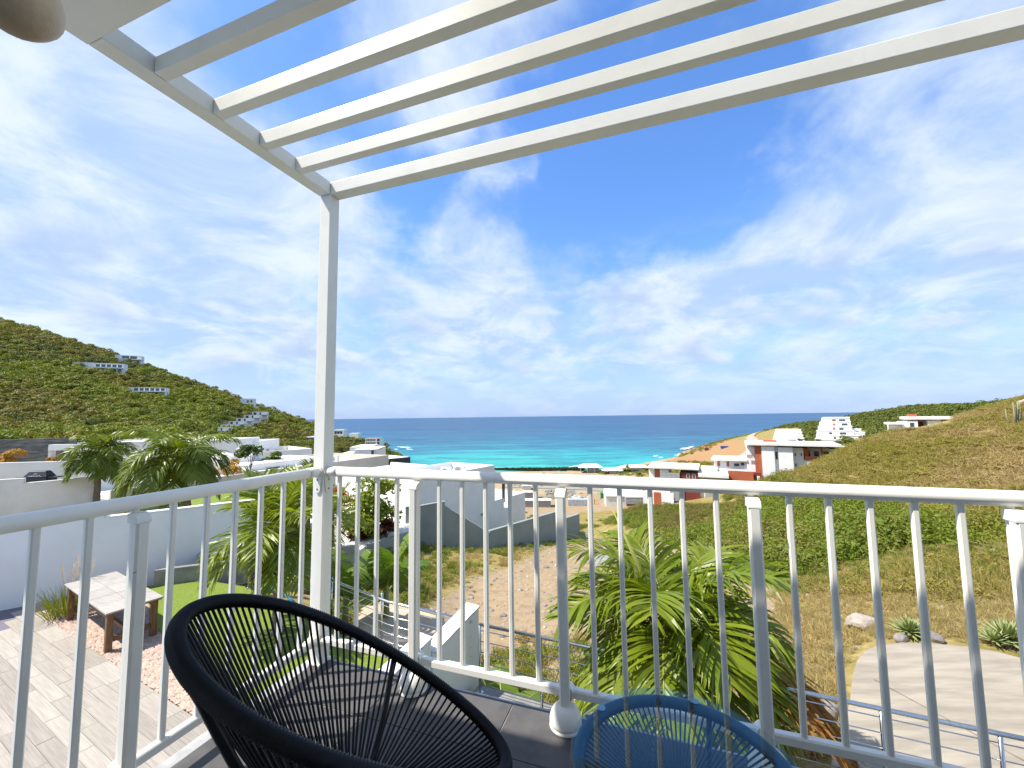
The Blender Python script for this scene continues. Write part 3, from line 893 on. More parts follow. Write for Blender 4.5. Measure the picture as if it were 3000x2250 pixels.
def tps_k(d2):
    return 0.5 * d2 * np.log(d2 + 1e-12)


n_ = len(_X)
_K = tps_k(((_X[:, None] - _X[None]) ** 2).sum(-1)) + np.eye(n_) * 2e-4
_P = np.hstack([np.ones((n_, 1)), _X])
_A = np.block([[_K, _P], [_P.T, np.zeros((3, 3))]])
_w = np.linalg.solve(_A, np.concatenate([_q, np.zeros(3)]))


def fbm(x, y, s, seed=0):
    """cheap smooth noise, -1..1"""
    a = np.zeros_like(x); amp = 1.0; tot = 0
    rg = np.random.default_rng(seed)
    for o in range(5):
        for k in range(3):
            an = rg.uniform(0, 6.28); ph = rg.uniform(0, 6.28); f = s * (1.9 ** o) * rg.uniform(0.7, 1.3)
            u = x * math.cos(an) + y * math.sin(an)
            v = -x * math.sin(an) + y * math.cos(an)
            a = a + amp * np.sin(u * f + ph + 1.3 * np.sin(v * f * 0.7 + ph * 2)) / 3
        tot += amp; amp *= 0.55
    return a / tot


def terrain(x, y):
    x = np.asarray(x, float); y = np.asarray(y, float); sh = x.shape
    x = x.ravel(); y = y.ravel()
    out_ = np.empty(len(x))
    for i in range(0, len(x), 20000):
        X = tcoord(x[i:i + 20000], y[i:i + 20000])
        k = tps_k(((X[:, None] - _X[None]) ** 2).sum(-1))
        out_[i:i + 20000] = k @ _w[:n_] + _w[n_] + X @ _w[n_ + 1:]
    r = np.hypot(x, y)
    z = H + out_ * r
    amp = np.clip((r - 9) * 0.012, 0, 0.22) + np.clip((r - 120) * 0.010, 0, 2.5)
    flat = np.clip((z + 43.5) / 6, 0.08, 1)
    z = z + fbm(x, y, 0.35, 1) * np.clip((r - 9) * 0.012, 0, 0.2) + fbm(x, y, 0.03, 2) * np.clip((r - 120) * 0.008, 0, 2.0) * flat
    land = (y < 338) & (x > -95) & (x < 175)
    z = np.where(land & (z < -43.2), -43.2 - 0.9 * (1 - np.exp(-(-43.2 - z) / 3)), z)
    return z.reshape(sh)


def tz(x, y): return float(terrain(np.array([x]), np.array([y]))[0])


def survey(x, y, z):
    """where a point of the place falls in the survey photograph"""
    d0 = x; d1 = y; d2 = z - H
    zc_ = d1 * _fw.y + d2 * _fw.z + d0 * _fw.x
    u = d0 * _ri.x + d1 * _ri.y + d2 * _ri.z
    v = d0 * _up.x + d1 * _up.y + d2 * _up.z
    return 1500 + FPX * u / zc_, 1125 - FPX * v / zc_


def ground_hit(px, py, dmin=6.0, dmax=600.0):
    D = np.geomspace(dmin, dmax, 1500)
    d = ray(px, py)
    X = d.x / d.y * D; Z = H + d.z / d.y * D
    t = terrain(X, D)
    k = np.argmax(t > Z)
    if not (t > Z).any(): k = len(D) - 1
    return Vector((X[k], D[k], t[k]))


def polymask(px, py, poly):
    c = np.zeros(px.shape, bool); j = len(poly) - 1
    for i in range(len(poly)):
        xi, yi = poly[i]; xj, yj = poly[j]
        m_ = ((yi > py) != (yj > py)) & (px < (xj - xi) * (py - yi) / ((yj - yi) or 1e-9) + xi)
        c ^= m_; j = i
    return c


NTH, NRD = 380, 330
th = np.linspace(R(-82), R(82), NTH)
rr = np.geomspace(3.0, 900, NRD)
TH, RR = np.meshgrid(th, rr)
TXg = RR * np.sin(TH); TYg = RR * np.cos(TH)
TZg = terrain(TXg, TYg)
spx, spy = survey(TXg, TYg, TZg)
dirt = polymask(spx, spy, [(1180, 1900), (1240, 1790), (1400, 1690), (1500, 1660), (1640, 1590), (1720, 1545), (1800, 1530), (1990, 1590), (2080, 1640), (2230, 1650), (2330, 1760), (2330, 1850), (2480, 1950), (2400, 2250), (1100, 2250)]) & (TYg < 42)
yard = polymask(spx, spy, [(1500, 1400), (1900, 1400), (2000, 1470), (1980, 1490), (1700, 1500), (1640, 1530), (1500, 1540)]) & (TYg > 60) & (TYg < 260)
sand = (TYg > 240) & (TZg < -42.6) & (TXg > -60)
red = polymask(spx, spy, [(1840, 1400), (1960, 1340), (2070, 1297), (2100, 1290), (2300, 1285), (2240, 1340), (2150, 1365), (2000, 1390)]) & (TYg > 200)


def soft(m_, it):
    a = m_.astype(float)
    for _ in range(it):
        a = (a + np.roll(a, 1, 0) + np.roll(a, -1, 0) + np.roll(a, 1, 1) + np.roll(a, -1, 1)) / 5
    return a


colr = np.stack([np.clip(soft(dirt, 3) + soft(yard, 2), 0, 1), np.clip(soft(sand, 1), 0, 1), soft(red, 2), 1 - np.clip((TYg - 70) / 40, 0, 1) * np.clip((-20 - TXg) / 30, 0, 1)], -1)
me = bpy.data.meshes.new('ground')
vv = np.stack([TXg, TYg, TZg], -1).reshape(-1, 3)
ii = np.arange(NTH * NRD).reshape(NRD, NTH)
ff = np.stack([ii[:-1, :-1], ii[:-1, 1:], ii[1:, 1:], ii[1:, :-1]], -1).reshape(-1, 4)[:, ::-1]
me.from_pydata(vv.tolist(), [], ff.tolist())
me.polygons.foreach_set('use_smooth', [True] * len(me.polygons))
ca = me.color_attributes.new('cover', 'FLOAT_COLOR', 'POINT')
ca.data.foreach_set('color', colr.reshape(-1))
m = bpy.data.materials.new('hillside_ground'); m.use_nodes = True
g = NT(m.node_tree); p = g.n['Principled BSDF']; p.inputs['Roughness'].default_value = 0.95; p.inputs['Specular IOR Level'].default_value = 0.1
pos = g.new('ShaderNodeNewGeometry').outputs['Position']
at_ = g.new('ShaderNodeAttribute'); at_.attribute_name = 'cover'
cr, cg, cb = g.sep(at_.outputs['Color'])
n1 = g.noise(pos, 0.35, 8, 0.65); n2 = g.noise(pos, 3.0, 8, 0.7); n3 = g.noise(pos, 22, 5, 0.7)
wild = g.mix(g.ramp(n1, 0.35, 0.65), (0.17, 0.15, 0.035), (0.30, 0.23, 0.085))
wild = g.mix(g.ramp(n2, 0.45, 0.7), wild, (0.38, 0.28, 0.13))
dirtc = g.mix(g.ramp(n1, 0.3, 0.7), (0.37, 0.265, 0.155), (0.29, 0.225, 0.145))
dirtc = g.mix(g.ramp(n2, 0.4, 0.75), dirtc, (0.23, 0.165, 0.095))
dirtc = g.mix(g.ramp(n3, 0.52, 0.75), dirtc, (0.46, 0.36, 0.25))
edge = g.ramp(g.math('ADD', cr, g.math('MULTIPLY', g.math('SUBTRACT', n2, 0.5), 1.3)), 0.35, 0.6)
c = g.mix(edge, wild, dirtc)
c = g.mix(cb, c, g.mix(g.ramp(g.noise(pos, 0.06, 6, 0.6), 0.35, 0.65), (0.36, 0.185, 0.085), (0.30, 0.21, 0.10)))
c = g.mix(cg, c, g.mix(g.ramp(n1, 0.3, 0.7), (0.40, 0.32, 0.21), (0.30, 0.24, 0.14)))
c = g.mix(at_.outputs['Alpha'], g.mix(g.ramp(n1, 0.4, 0.7), (0.045, 0.055, 0.014), (0.12, 0.10, 0.035)), c)
g.put(p.inputs['Base Color'], c)
b = g.new('ShaderNodeBump'); b.inputs['Strength'].default_value = 0.7; b.inputs['Distance'].default_value = 0.05
g.put(b.inputs['Height'], g.math('ADD', n2, g.math('MULTIPLY', n3, 0.4))); g.l.new(b.outputs[0], p.inputs['Normal'])
me.materials.append(m)
tag(link_mesh('ground', me), kind='structure')

# ------------------------------------------------------------------ the sea
ths = np.linspace(R(-89), R(89), 90); rs = np.geomspace(150, 90000, 70)
mb = MB()
for r in rs:
    for t in ths: mb.v.append((r * math.sin(t), r * math.cos(t), SEA_Z))
for i in range(69):
    for j in range(89):
        mb.f.append((i * 90 + j, (i + 1) * 90 + j, (i + 1) * 90 + j + 1, i * 90 + j + 1))
m = bpy.data.materials.new('sea_water'); m.use_nodes = True
g = NT(m.node_tree); p = g.n['Principled BSDF']
p.inputs['Roughness'].default_value = 0.35; p.inputs['Specular IOR Level'].default_value = 0.10
pos = g.new('ShaderNodeNewGeometry').outputs['Position']
x, y, z = g.sep(pos)
shelf = g.math('ADD', y, g.math('MULTIPLY', g.math('ABSOLUTE', g.math('ADD', x, 15.0)), 0.55))      # the sand shelf lies off the middle of the beach
nz = g.noise(g.comb(g.math('MULTIPLY', x, 0.4), y, 0.0), 0.012, 5, 0.6)
dd = g.math('ADD', shelf, g.math('MULTIPLY', g.math('SUBTRACT', nz, 0.5), 170))
lg = g.math('LOGARITHM', g.math('MAXIMUM', dd, 100.0), 10.0)
rampn = g.new('ShaderNodeValToRGB'); g.put(rampn.inputs[0], g.ramp(lg, math.log10(340), math.log10(9000), smooth=False))
cr_ = rampn.color_ramp
stops = [(0.0, (0.09, 0.36, 0.30)), (0.05, (0.020, 0.31, 0.285)), (0.13, (0.012, 0.235, 0.27)), (0.22, (0.011, 0.15, 0.225)), (0.36, (0.010, 0.095, 0.185)), (0.6, (0.009, 0.072, 0.165)), (1.0, (0.009, 0.066, 0.165))]
cr_.elements[0].position = 0; cr_.elements[0].color = (*stops[0][1], 1)
cr_.elements[1].position = 1; cr_.elements[1].color = (*stops[-1][1], 1)
for s_, c_ in stops[1:-1]:
    e_ = cr_.elements.new(s_); e_.color = (*c_, 1)
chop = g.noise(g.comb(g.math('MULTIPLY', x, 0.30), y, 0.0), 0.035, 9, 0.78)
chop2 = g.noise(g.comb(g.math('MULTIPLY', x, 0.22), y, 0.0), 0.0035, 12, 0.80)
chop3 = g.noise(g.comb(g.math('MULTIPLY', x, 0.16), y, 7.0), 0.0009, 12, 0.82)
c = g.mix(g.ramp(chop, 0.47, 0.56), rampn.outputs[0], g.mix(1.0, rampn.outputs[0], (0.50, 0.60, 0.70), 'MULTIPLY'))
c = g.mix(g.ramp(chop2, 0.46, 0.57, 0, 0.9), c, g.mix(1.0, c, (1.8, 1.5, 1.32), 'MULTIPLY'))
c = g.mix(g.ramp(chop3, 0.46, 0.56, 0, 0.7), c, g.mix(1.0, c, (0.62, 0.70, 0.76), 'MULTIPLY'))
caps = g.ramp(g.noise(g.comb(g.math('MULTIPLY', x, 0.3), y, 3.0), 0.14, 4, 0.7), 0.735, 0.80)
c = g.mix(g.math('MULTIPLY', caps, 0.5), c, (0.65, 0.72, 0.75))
g.put(p.inputs['Base Color'], c)
b = g.new('ShaderNodeBump'); b.inputs['Strength'].default_value = 0.5; b.inputs['Distance'].default_value = 1.0
g.put(b.inputs['Height'], chop); g.l.new(b.outputs[0], p.inputs['Normal'])
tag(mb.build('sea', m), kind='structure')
M_foam = mat('sea_foam', (0.80, 0.84, 0.84), 0.8, (0.45, 0.62, 0.64), 0.15, 8, 0.45, 0.6, coords='World')
fm = MB()
for (px, py, ln, wd) in [(2010, 1313, 60, 3.5), (2022, 1309, 40, 2), (1995, 1330, 55, 3), (1985, 1343, 70, 2.5), (1960, 1349, 60, 2.0), (1930, 1353, 60, 1.8), (1921, 1335, 16, 1.6), (1934, 1340, 14, 1.5), (1880, 1362, 70, 1.6), (1800, 1371, 60, 1.2), (1185, 1310, 60, 4), (1200, 1316, 30, 2), (1160, 1316, 20, 2), (1165, 1332, 25, 2), (1680, 1366, 60, 1.0)]:
    o = onz(px, py, SEA_Z + 0.12); k = 9; sgn = 1 if px > 1500 else -1
    tp = []; bt_ = []
    for q in range(k):
        t = q / (k - 1) - 0.5; ww = wd * (1 - (2 * t) ** 2) * random.uniform(0.4, 1.2) + 0.15
        cx_ = o.x + t * ln * 0.55; cy_ = o.y + sgn * t * ln * 0.6 + random.uniform(-wd, wd)
        tp.append((cx_, cy_ + ww * 2, SEA_Z + 0.12)); bt_.append((cx_, cy_ - ww * 2, SEA_Z + 0.12))
    for q in range(k - 1): fm.poly([bt_[q], bt_[q + 1], tp[q + 1], tp[q]])
tag(fm.build('surf', M_foam), kind='stuff')

# ------------------------------------------------------------------ neighbour gardens, walls
tag(MB().prism([tuple(onz(px, py, -3.32).xy) for px, py in [(262, 1545), (300, 1500), (420, 1460), (820, 1430), (860, 1500), (600, 1512), (520, 1520), (300, 1552)]], -3.9, -3.32).build('neighbour_lawn', M_lawn), kind='structure')
tag(MB().prism([tuple(onz(px, py, -3.34).xy) for px, py in [(60, 1600), (120, 1530), (300, 1490), (268, 1540), (300, 1556)]], -3.9, -3.34).build('neighbour_gravel', M_gravelbed), kind='structure')


def wall_line(name, label, cat, pts, th_, m_, zb, group=None, cop=None):
    """pts: (px, D, ztop) along the wall"""
    P = [col(a, b, c) for a, b, c in pts]
    t = empty(name, (P[0].x, P[0].y, zb), label, cat, group)
    for k in range(len(P) - 1):
        a, b = P[k], P[k + 1]
        if (b - a).xy.length < 1e-3: continue
        dv = Vector((b.x - a.x, b.y - a.y, 0)).normalized(); nv = Vector((-dv.y, dv.x, 0)) * th_
        A0 = Vector((a.x, a.y, zb)); B0 = Vector((b.x, b.y, zb))
        MB().hexa([A0, B0, B0 + nv, A0 + nv], [a, b, b + nv, a + nv]).build('wall', m_, t)
        if cop:
            up = Vector((0, 0, 0.002)); u2 = Vector((0, 0, 0.04)); e_ = nv.normalized() * 0.02
            MB().hexa([a + up - e_, b + up - e_, b + nv + up + e_, a + nv + up + e_], [a + u2 - e_, b + u2 - e_, b + nv + u2 + e_, a + nv + u2 + e_]).build('coping', cop, t)
    return t


wall_line('garden_wall', 'white stepped terrace wall just below the black barbecue', 'wall', [(-500, 16.5, -1.33), (84, 19.5, -1.33), (84.1, 19.502, -1.56), (301, 21.6, -1.56)], 0.22, M_render2, -4.0)
wall_line('garden_wall', 'bluish white wall directly behind the black barbecue', 'wall', [(-400, 23, -1.03), (0, 24, -1.03), (192, 24.5, -1.03), (420, 27, -1.03)], 0.22, M_render, -4.0)
wall_line('stone_wall', 'grey stacked stone wall of the villa under the green hill', 'wall', [(-500, 29, 0.05), (0, 31, 0.05), (221, 32.5, 0.05)], 0.3, M_slate, -4.2)
wall_line('low_wall', 'low grey wall between white paving and weeds', 'wall', [(1081, 20.7, -4.98), (1205, 22.8, -4.98)], 0.2, M_greywall, -6.6)
bw = wall_line('boundary_wall', 'tall grey green boundary wall stepping down along the dirt lot', 'wall', [(1190, 24.9, -4.12), (1232, 25.0, -4.07), (1303, 25.35, -3.9)], 0.25, M_greywall, -8.4, cop=M_greywall)


def seg_wall(t, a, b, zb, m_, th_=0.25):
    dv = Vector((b.x - a.x, b.y - a.y, 0)).normalized(); nv = Vector((-dv.y, dv.x, 0)) * th_
    A0 = Vector((a.x, a.y, zb)); B0 = Vector((b.x, b.y, zb))
    MB().hexa([A0, B0, B0 + nv, A0 + nv], [a, b, b + nv, a + nv]).build('wall', m_, t)


seg_wall(bw, col(1303.2, 25.352, -4.13), col(1432, 26, -5.98), -9, M_greywall)
seg_wall(bw, col(1432.2, 26, -5.86), col(1640, 30.8, -5.72), -10, M_greywall)
seg_wall(bw, col(1640.3, 30.82, -6.40), col(1690, 32, -6.30), -10, M_greywall)
seg_wall(bw, col(1690.3, 31.9, -7.6), col(1718, 31.4, -7.7), -10, M_greywall)
tag(MB().prism([tuple(onz(px, py, -5.06).xy) for px, py in [(930, 1665), (1060, 1608), (1084, 1590), (1210, 1556), (1212, 1500), (1000, 1450), (900, 1500)]], -6.4, -5.06).build('paving', M_paving), kind='structure')

# portal frame of the stone-walled villa
pt = empty('garden_portal', at(180, 1340, 29.5), 'white rendered portal beam in front of the stacked stone wall', 'pergola')
pf = frame(at(139, 1340, 29.5).xy.to_3d(), R(88))
MB().box(pf, 0, 2.4, 0, 0.35, -0.72, -0.30).build('beam', M_render, pt)
for a in (0.0, 2.2): MB().box(pf, a, a + 0.22, 0.02, 0.33, -3.6, -0.722).build('column', M_render2, pt)


# ------------------------------------------------------------------ houses
def pane(t, fr, side, p0, p1, z0, z1, at_, m_=None, name='window', frm=True):
    """a window on face: side 'f' = front (b=at_), 'r' = right end (a=at_), 'l' = left end"""
    bx = MB(); gl = MB()
    fw_ = min(0.09, (p1 - p0) * 0.12)
    if side == 'f':
        if frm: bx.box(fr, p0, p1, at_ - 0.05, at_ + 0.01, z0, z1)
        gl.box(fr, p0 + fw_, p1 - fw_, at_ - 0.062, at_ - 0.0515, z0 + fw_, z1 - fw_)
    elif side == 'r':
        if frm: bx.box(fr, at_ - 0.01, at_ + 0.05, p0, p1, z0, z1)
        gl.box(fr, at_ + 0.0515, at_ + 0.062, p0 + fw_, p1 - fw_, z0 + fw_, z1 - fw_)
    else:
        if frm: bx.box(fr, at_ - 0.05, at_ + 0.01, p0, p1, z0, z1)
        gl.box(fr, at_ - 0.062, at_ - 0.0515, p0 + fw_, p1 - fw_, z0 + fw_, z1 - fw_)
    wd_ = bx.build(name, M_render2, t)
    gl.build('glass', m_ or M_glass_dark, wd_)


def bxp(t, fr, nm, m_, *d, **k): return MB().box(fr, *d).build(nm, m_, t, **k)


def flat_house(label, org, az, w_, d_, h_, m_=None, roof=None, wins=(), group=None, par=0.0, name='house', zb=None, over=0.0, slabs=()):
    t = empty(name, org, label, 'house', group)
    fr = frame(org, az); z0 = org.z - 2.5; z1 = org.z + h_
    bxp(t, fr, 'wall', m_ or M_render, 0, w_, 0, d_, z0, z1)
    if par > 0:
        for q in ((0, w_, 0, .2), (0, w_, d_ - .2, d_), (0, .2, .201, d_ - .201), (w_ - .2, w_, .201, d_ - .201)):
            bxp(t, fr, 'parapet', m_ or M_render, *q, z1 + .001, z1 + par)
        bxp(t, fr, 'roof', roof or M_roofwhite, .201, w_ - .201, .201, d_ - .201, z1 + .002, z1 + .06)
    else:
        bxp(t, fr, 'roof', roof or M_roofwhite, -over, w_ + over, -over, d_ + over, z1 + .002, z1 + .25)
    for s in slabs: bxp(t, fr, *s)
    for wn in wins: pane(t, fr, *wn)
    return t, fr


# the white house below, seen over the railing
HA = col(1215, 27, -8.4); hf = frame((HA.x, HA.y, 0), R(34))
wh = empty('white_house', (HA.x, HA.y, -8.4), 'big white flat roofed house right behind the grey boundary wall', 'house')
bxp(wh, hf, 'wall', M_render, 0, 8.9, 0, 4.9, -10, -3.35)
for q in ((0, 8.9, 0, .22), (0, 8.9, 4.68, 4.9), (0, .22, .221, 4.679), (8.68, 8.9, .221, 4.679)):
    bxp(wh, hf, 'parapet', M_render, *q, -3.349, -2.75)
bxp(wh, hf, 'roof', M_roofwhite, .221, 8.679, .221, 4.679, -3.348, -3.3)
bxp(wh, hf, 'wall', M_render, 0.4, 6.0, 4.902, 9.5, -10, -2.95)
bxp(wh, hf, 'parapet', M_render, 0.4, 0.6, 4.902, 9.5, -2.949, -2.70)
bxp(wh, hf, 'parapet', M_render, 5.8, 6.0, 4.902, 9.5, -2.949, -2.70)
bxp(wh, hf, 'terrace', M_render, 8.902, 13.6, 0, 4.9, -11, -6.6)
for q in ((8.902, 10.2, 0, .2), (11.2, 13.6, 0, .2), (13.4, 13.6, .201, 4.9)):
    bxp(wh, hf, 'parapet', M_render, *q, -6.599, -5.74)
bxp(wh, hf, 'flue', M_blackmetal, 12.3, 12.5, 1.5, 1.7, -6.59, -4.9)
pane(wh, hf, 'l', 6.0, 6.9, -5.2, -4.6, 0.4)
pane(wh, hf, 'f', 2.4, 2.44, -9, -3.6, 0.0, frm=False, name='downpipe')
bxp(wh, hf, 'lamp', M_frame_grey, 7.0, 7.7, -0.12, -0.002, -6.5, -6.35)


def ac_unit(label, p, az):
    t = empty('ac_unit', p, label, 'ac unit', 'outdoor air conditioners')
    f_ = frame((p.x, p.y, 0), az)
    bxp(t, f_, 'case', M_render2, 0, .85, 0, .34, p.z + .08, p.z + .72, bevel=.02)
    gr = MB(); gr.lathe((0, 0, 0), [(0.0, 0), (.24, 0.001), (.25, .02), (.02, .02)], 18)
    c_ = f_(.34, -0.004, p.z + .40)
    vs_ = []
    ax = (f_(0, -1, 0) - f_(0, 0, 0)).normalized(); sx_ = (f_(1, 0, 0) - f_(0, 0, 0)).normalized()
    for vx, vy, vz in gr.v: vs_.append(tuple(c_ + sx_ * vx + Vector((0, 0, 1)) * vy + ax * vz))
    gr.v = vs_
    gr.build('fan_grille', M_frame_grey, t)
    for a in (.08, .7): bxp(t, f_, 'foot', M_blackmetal, a, a + .06, .02, .32, p.z, p.z + .079)


ac_unit('square air conditioner on white house roof, nearer the sea end', Vector((*hf(5.6, 1.6, 0).xy, -3.3)), R(100))
ac_unit('square air conditioner on white house roof, further from the sea end', Vector((*hf(4.4, 1.9, 0).xy, -3.3)), R(100))

# beige villa behind the corner post
b0 = col(960, 35.2, -2.48); b1 = col(1140, 42, -2.48)
baz = math.atan2(b1.x - b0.x, b1.y - b0.y); bl = (b1 - b0).xy.length
bf_ = frame((b0.x, b0.y, 0), baz)
bv = empty('beige_villa', (b0.x, b0.y, -8), 'beige flat roofed villa with a black end wall towards the water', 'house')
bxp(bv, bf_, 'wall', M_beige, -14, bl, 0, 9, -12, -3.0)
for q in ((-14, bl, 0, .2), (-14, bl, 8.8, 9), (bl - .2, bl, .201, 8.799)):
    bxp(bv, bf_, 'parapet', M_beige, *q, -2.999, -2.48)
bxp(bv, bf_, 'roof', M_roofwhite, -13.8, bl - .201, .201, 8.799, -2.998, -2.95)
f2 = frame((b1.x, b1.y, 0), math.atan2(col(1190, 43.5, 0).x - b1.x, 43.5 - b1.y))
bxp(bv, f2, 'end_wall', M_black, 0.06, 2.6, 0, 0.3, -12, -2.9)
bxp(bv, f2, 'end_roof', M_roofwhite, 0.06, 2.6, .301, 4, -3.2, -2.9)
ac_unit('small air conditioner on the beige villa roof beside the post', Vector((*bf_(bl - 6.2, 2.2, 0).xy, -2.95)), R(100))
ac_unit('dark grilled air conditioner in the middle of the beige roof', Vector((*bf_(bl - 4.6, 3.2, 0).xy, -2.95)), R(100))
for i_, (x0, x1, y0, y1, D, lb) in enumerate([(1024, 1078, 1311, 1345, 58, 'white roofed villa beyond the beige one, taller part'), (1036, 1100, 1318, 1350, 54, 'cream low villa wing with one window beyond the beige roof'),
                                             (978, 1012, 1335, 1360, 50, 'plain white roof wing tucked behind the corner post')]):
    o_ = at(x0, y1, D); ww = (x1 - x0) * D / FPX
    flat_house(lb, o_, R(84), ww, 6, (y1 - y0) * D / FPX - 0.25, wins=[('f', ww * .75, ww * .9, o_.z + .5, o_.z + 1.4, 0.0)] if i_ == 1 else [])

# white villas left of the post
v0 = col(735, 33.9, -2.5); v1 = col(950, 40.5, -2.5)
vaz = math.atan2(v1.x - v0.x, v1.y - v0.y); vl = (v1 - v0).xy.length; vf = frame((v0.x, v0.y, 0), vaz)
va = empty('white_villa', (v0.x, v0.y, -7), 'low white villa with a tall dark door panel', 'house')
bxp(va, vf, 'wall', M_render, 0, vl, 0, 5, -9, -2.52)
bxp(va, vf, 'roof', M_roofwhite, -0.05, vl, -0.05, 5, -2.518, -2.40)
pane(va, vf, 'f', 1.45, 2.75, -4.2, -2.75, 0.0, M_black, 'door')
bxp(va, vf, 'wall_lamp', M_black, 0.75, 0.85, -0.16, -0.002, -3.9, -3.5)
v0 = col(758, 46, -2.3); v1 = col(916, 50.3, -2.3)
vaz = math.atan2(v1.x - v0.x, v1.y - v0.y); vl = (v1 - v0).xy.length; vf = frame((v0.x, v0.y, 0), vaz)
vb = empty('white_villa', (v0.x, v0.y, -7), 'long white villa with parapet roof behind the papaya tree', 'house')
bxp(vb, vf, 'wall', M_render, 0, vl, 0, 8, -9, -2.9)
for q in ((0, vl, 0, .22), (0, vl, 7.78, 8), (0, .22, .221, 7.779), (vl - .22, vl, .221, 7.779)):
    bxp(vb, vf, 'parapet', M_render, *q, -2.899, -2.3)
bxp(vb, vf, 'roof', M_roofwhite, .221, vl - .221, .221, 7.779, -2.898, -2.8)
for k in range(3):
    bxp(vb, vf, 'roof_vent', M_stairstone, 2.2 + k * 1.1, 2.5 + k * 1.1, 4.6, 4.9, -2.799, -2.35)
o_ = at(688, 1400, 36)
t_, f_ = flat_house('narrow white tower block with one small square window', Vector((o_.x, o_.y, -5)), R(66), 1.3, 4, 3.55, par=0.25)
pane(t_, f_, 'f', 0.75, 1.05, -3.2, -2.85, 0.0)
o_ = at(640, 1330, 48)
flat_house('white villa block showing its roof edge above the palms', Vector((o_.x, o_.y, -6)), R(80), 4.4, 6, 4.45, par=.3)
o_ = at(390, 1320, 42)
flat_house('long low white villa roof right behind the two left palms', Vector((o_.x, o_.y, -4)), R(82), 9.0, 7, 3.0, par=.2)
o_ = at(225, 1310, 40)
flat_house('white villa roof edge between stone wall and palm crown', Vector((o_.x, o_.y, -4)), R(86), 6.0, 7, 3.1, par=.2)
dm = empty('plaster_dome', at(640, 1400, 33), 'cream rounded plaster canopy beside the orange croton', 'canopy')
dc = at(655, 1352, 33)
MB().lathe((dc.x, dc.y, dc.z - .05), [(1.25, -.12), (1.3, 0), (1.15, .35), (.75, .62), (.3, .74), (.02, .76)], 24, 1.0, .8).build('shell', M_paving, dm, smooth=True)
MB().lathe((dc.x, dc.y, -6), [(.5, 0), (.5, dc.z + 5.8)], 14).build('column', M_paving, dm)

# houses up on the green hill
def hill_house(label, x0, x1, y0, y1, az, wins, m_=None, group='houses on the green hill', roof=None, extra=()):
    b_ = ground_hit((x0 + x1) / 2, y1, 120, 560)
    D = b_.y
    o_ = at(x0, y1, D); ww = (x1 - x0) * D / FPX * .92 ; hh = (y1 - y0) * D / FPX
    o_ = Vector((o_.x, o_.y, o_.z + .004 * D))
    wl = [(s, a0 * ww, a1 * ww, o_.z + c0 * hh, o_.z + c1 * hh, 0.0) for s, a0, a1, c0, c1 in wins]
    sl = [(nm, mm, a0 * ww, a1 * ww, b0_, b1_, o_.z + c0 * hh, o_.z + c1 * hh) for nm, mm, a0, a1, b0_, b1_, c0, c1 in extra]
    return flat_house(label, o_, az, ww, 9, hh - .4, m_, roof, wl, group, slabs=sl)


W2 = lambda n, a0, a1, c0, c1: [('f', a0 + (a1 - a0) * k / n + .012, a0 + (a1 - a0) * (k + 1) / n - .012, c0, c1) for k in range(n)]
hill_house('long pale apartment house midway up the hill, tan left end', 212, 335, 1064, 1093, R(62), W2(5, .42, .97, .56, .86) + W2(5, .42, .97, .10, .42), extra=[('wing', M_beige, 0, .2, -1.2, -.002, -.2, .97), ('balcony', M_render, .4, 1.0, -2.0, -.003, .44, .54)])
hill_house('white house with open terrace, highest on the hill', 335, 400, 1043, 1067, R(62), W2(2, .25, .85, .55, .9) + W2(2, .4, .95, .08, .38), extra=[('balcony', M_render, .3, 1.12, -3.0, -.003, .40, .5)])
hill_house('blue windowed house with coral roof in the lower slope', 352, 465, 1137, 1162, R(64), W2(6, .28, .99, .52, .88) + W2(4, .4, .98, .05, .36), roof=M_redroof, extra=[('balcony', M_render, .38, 1.0, -2.5, -.003, .40, .46)])
hill_house('white cubic house alone on the ridge above the villa row', 703, 742, 1172, 1197, R(66), [('f', .45, .6, .5, .8), ('f', .7, .85, .5, .8), ('f', .3, .42, .1, .35), ('f', .62, .9, .08, .36)], extra=[('terrace', M_render, .3, 1.3, -2.5, -.003, -.4, .04)])
hill_house('tiny white hut in scrub left of the coral roofed house', 284, 296, 1137, 1144, R(64), [])
for k in range(6):
    x0 = 622 + k * 23; yb = 1276 - k * 9.4
    hill_house(['lowest white villa of the stepped row, nearest the valley', 'second white villa up in the stepped row', 'third white villa up in the stepped row', 'fourth white villa up, past the middle of the row',
                'fifth white villa up, just below the top one', 'topmost white villa of the stepped row'][k], x0, x0 + 42, yb - 19, yb, R(68), [('f', .12, .3, .45, .85), ('f', .5, .62, .45, .85)],
               group='stepped villa row on the hillside', roof=M_frame_grey, extra=[('canopy', M_frame_grey, .55, 1.15, -4.0, -.003, .36, .46), ('terrace', M_render2, .4, 1.1, -4.0, -.003, -.4, .0)])
# headland
hill_house('long white headland house with coral red roof by the rocks', 1070, 1119, 1288, 1308, R(96), W2(6, .05, .7, .55, .85) + W2(6, .05, .7, .08, .4) + [('f', .78, .97, .5, .9), ('f', .78, .97, .05, .42)], group='houses on the far headland', roof=M_redroof)
hill_house('white domed villa on headland crest beside the post', 976, 1010, 1263, 1279, R(95), W2(3, .1, .9, .2, .7), group='houses on the far headland')
hill_house('low white terrace wall house at the headland tip', 1022, 1052, 1274, 1283, R(95), [], group='houses on the far headland')
hill_house('glass fronted house low beside the corner post', 895, 932, 1284, 1302, R(92), [('f', .1, .9, .15, .8)], group='houses on the far headland')

# ------------------------------------------------------------------ right-hand houses
def px_frame(px, py, D, az):
    o_ = at(px, py, D)
    return o_, frame((o_.x, o_.y, 0), az)


def zat(py, px, D): return at(px, py, D).z


G_R = 'white and terracotta houses above the bay'
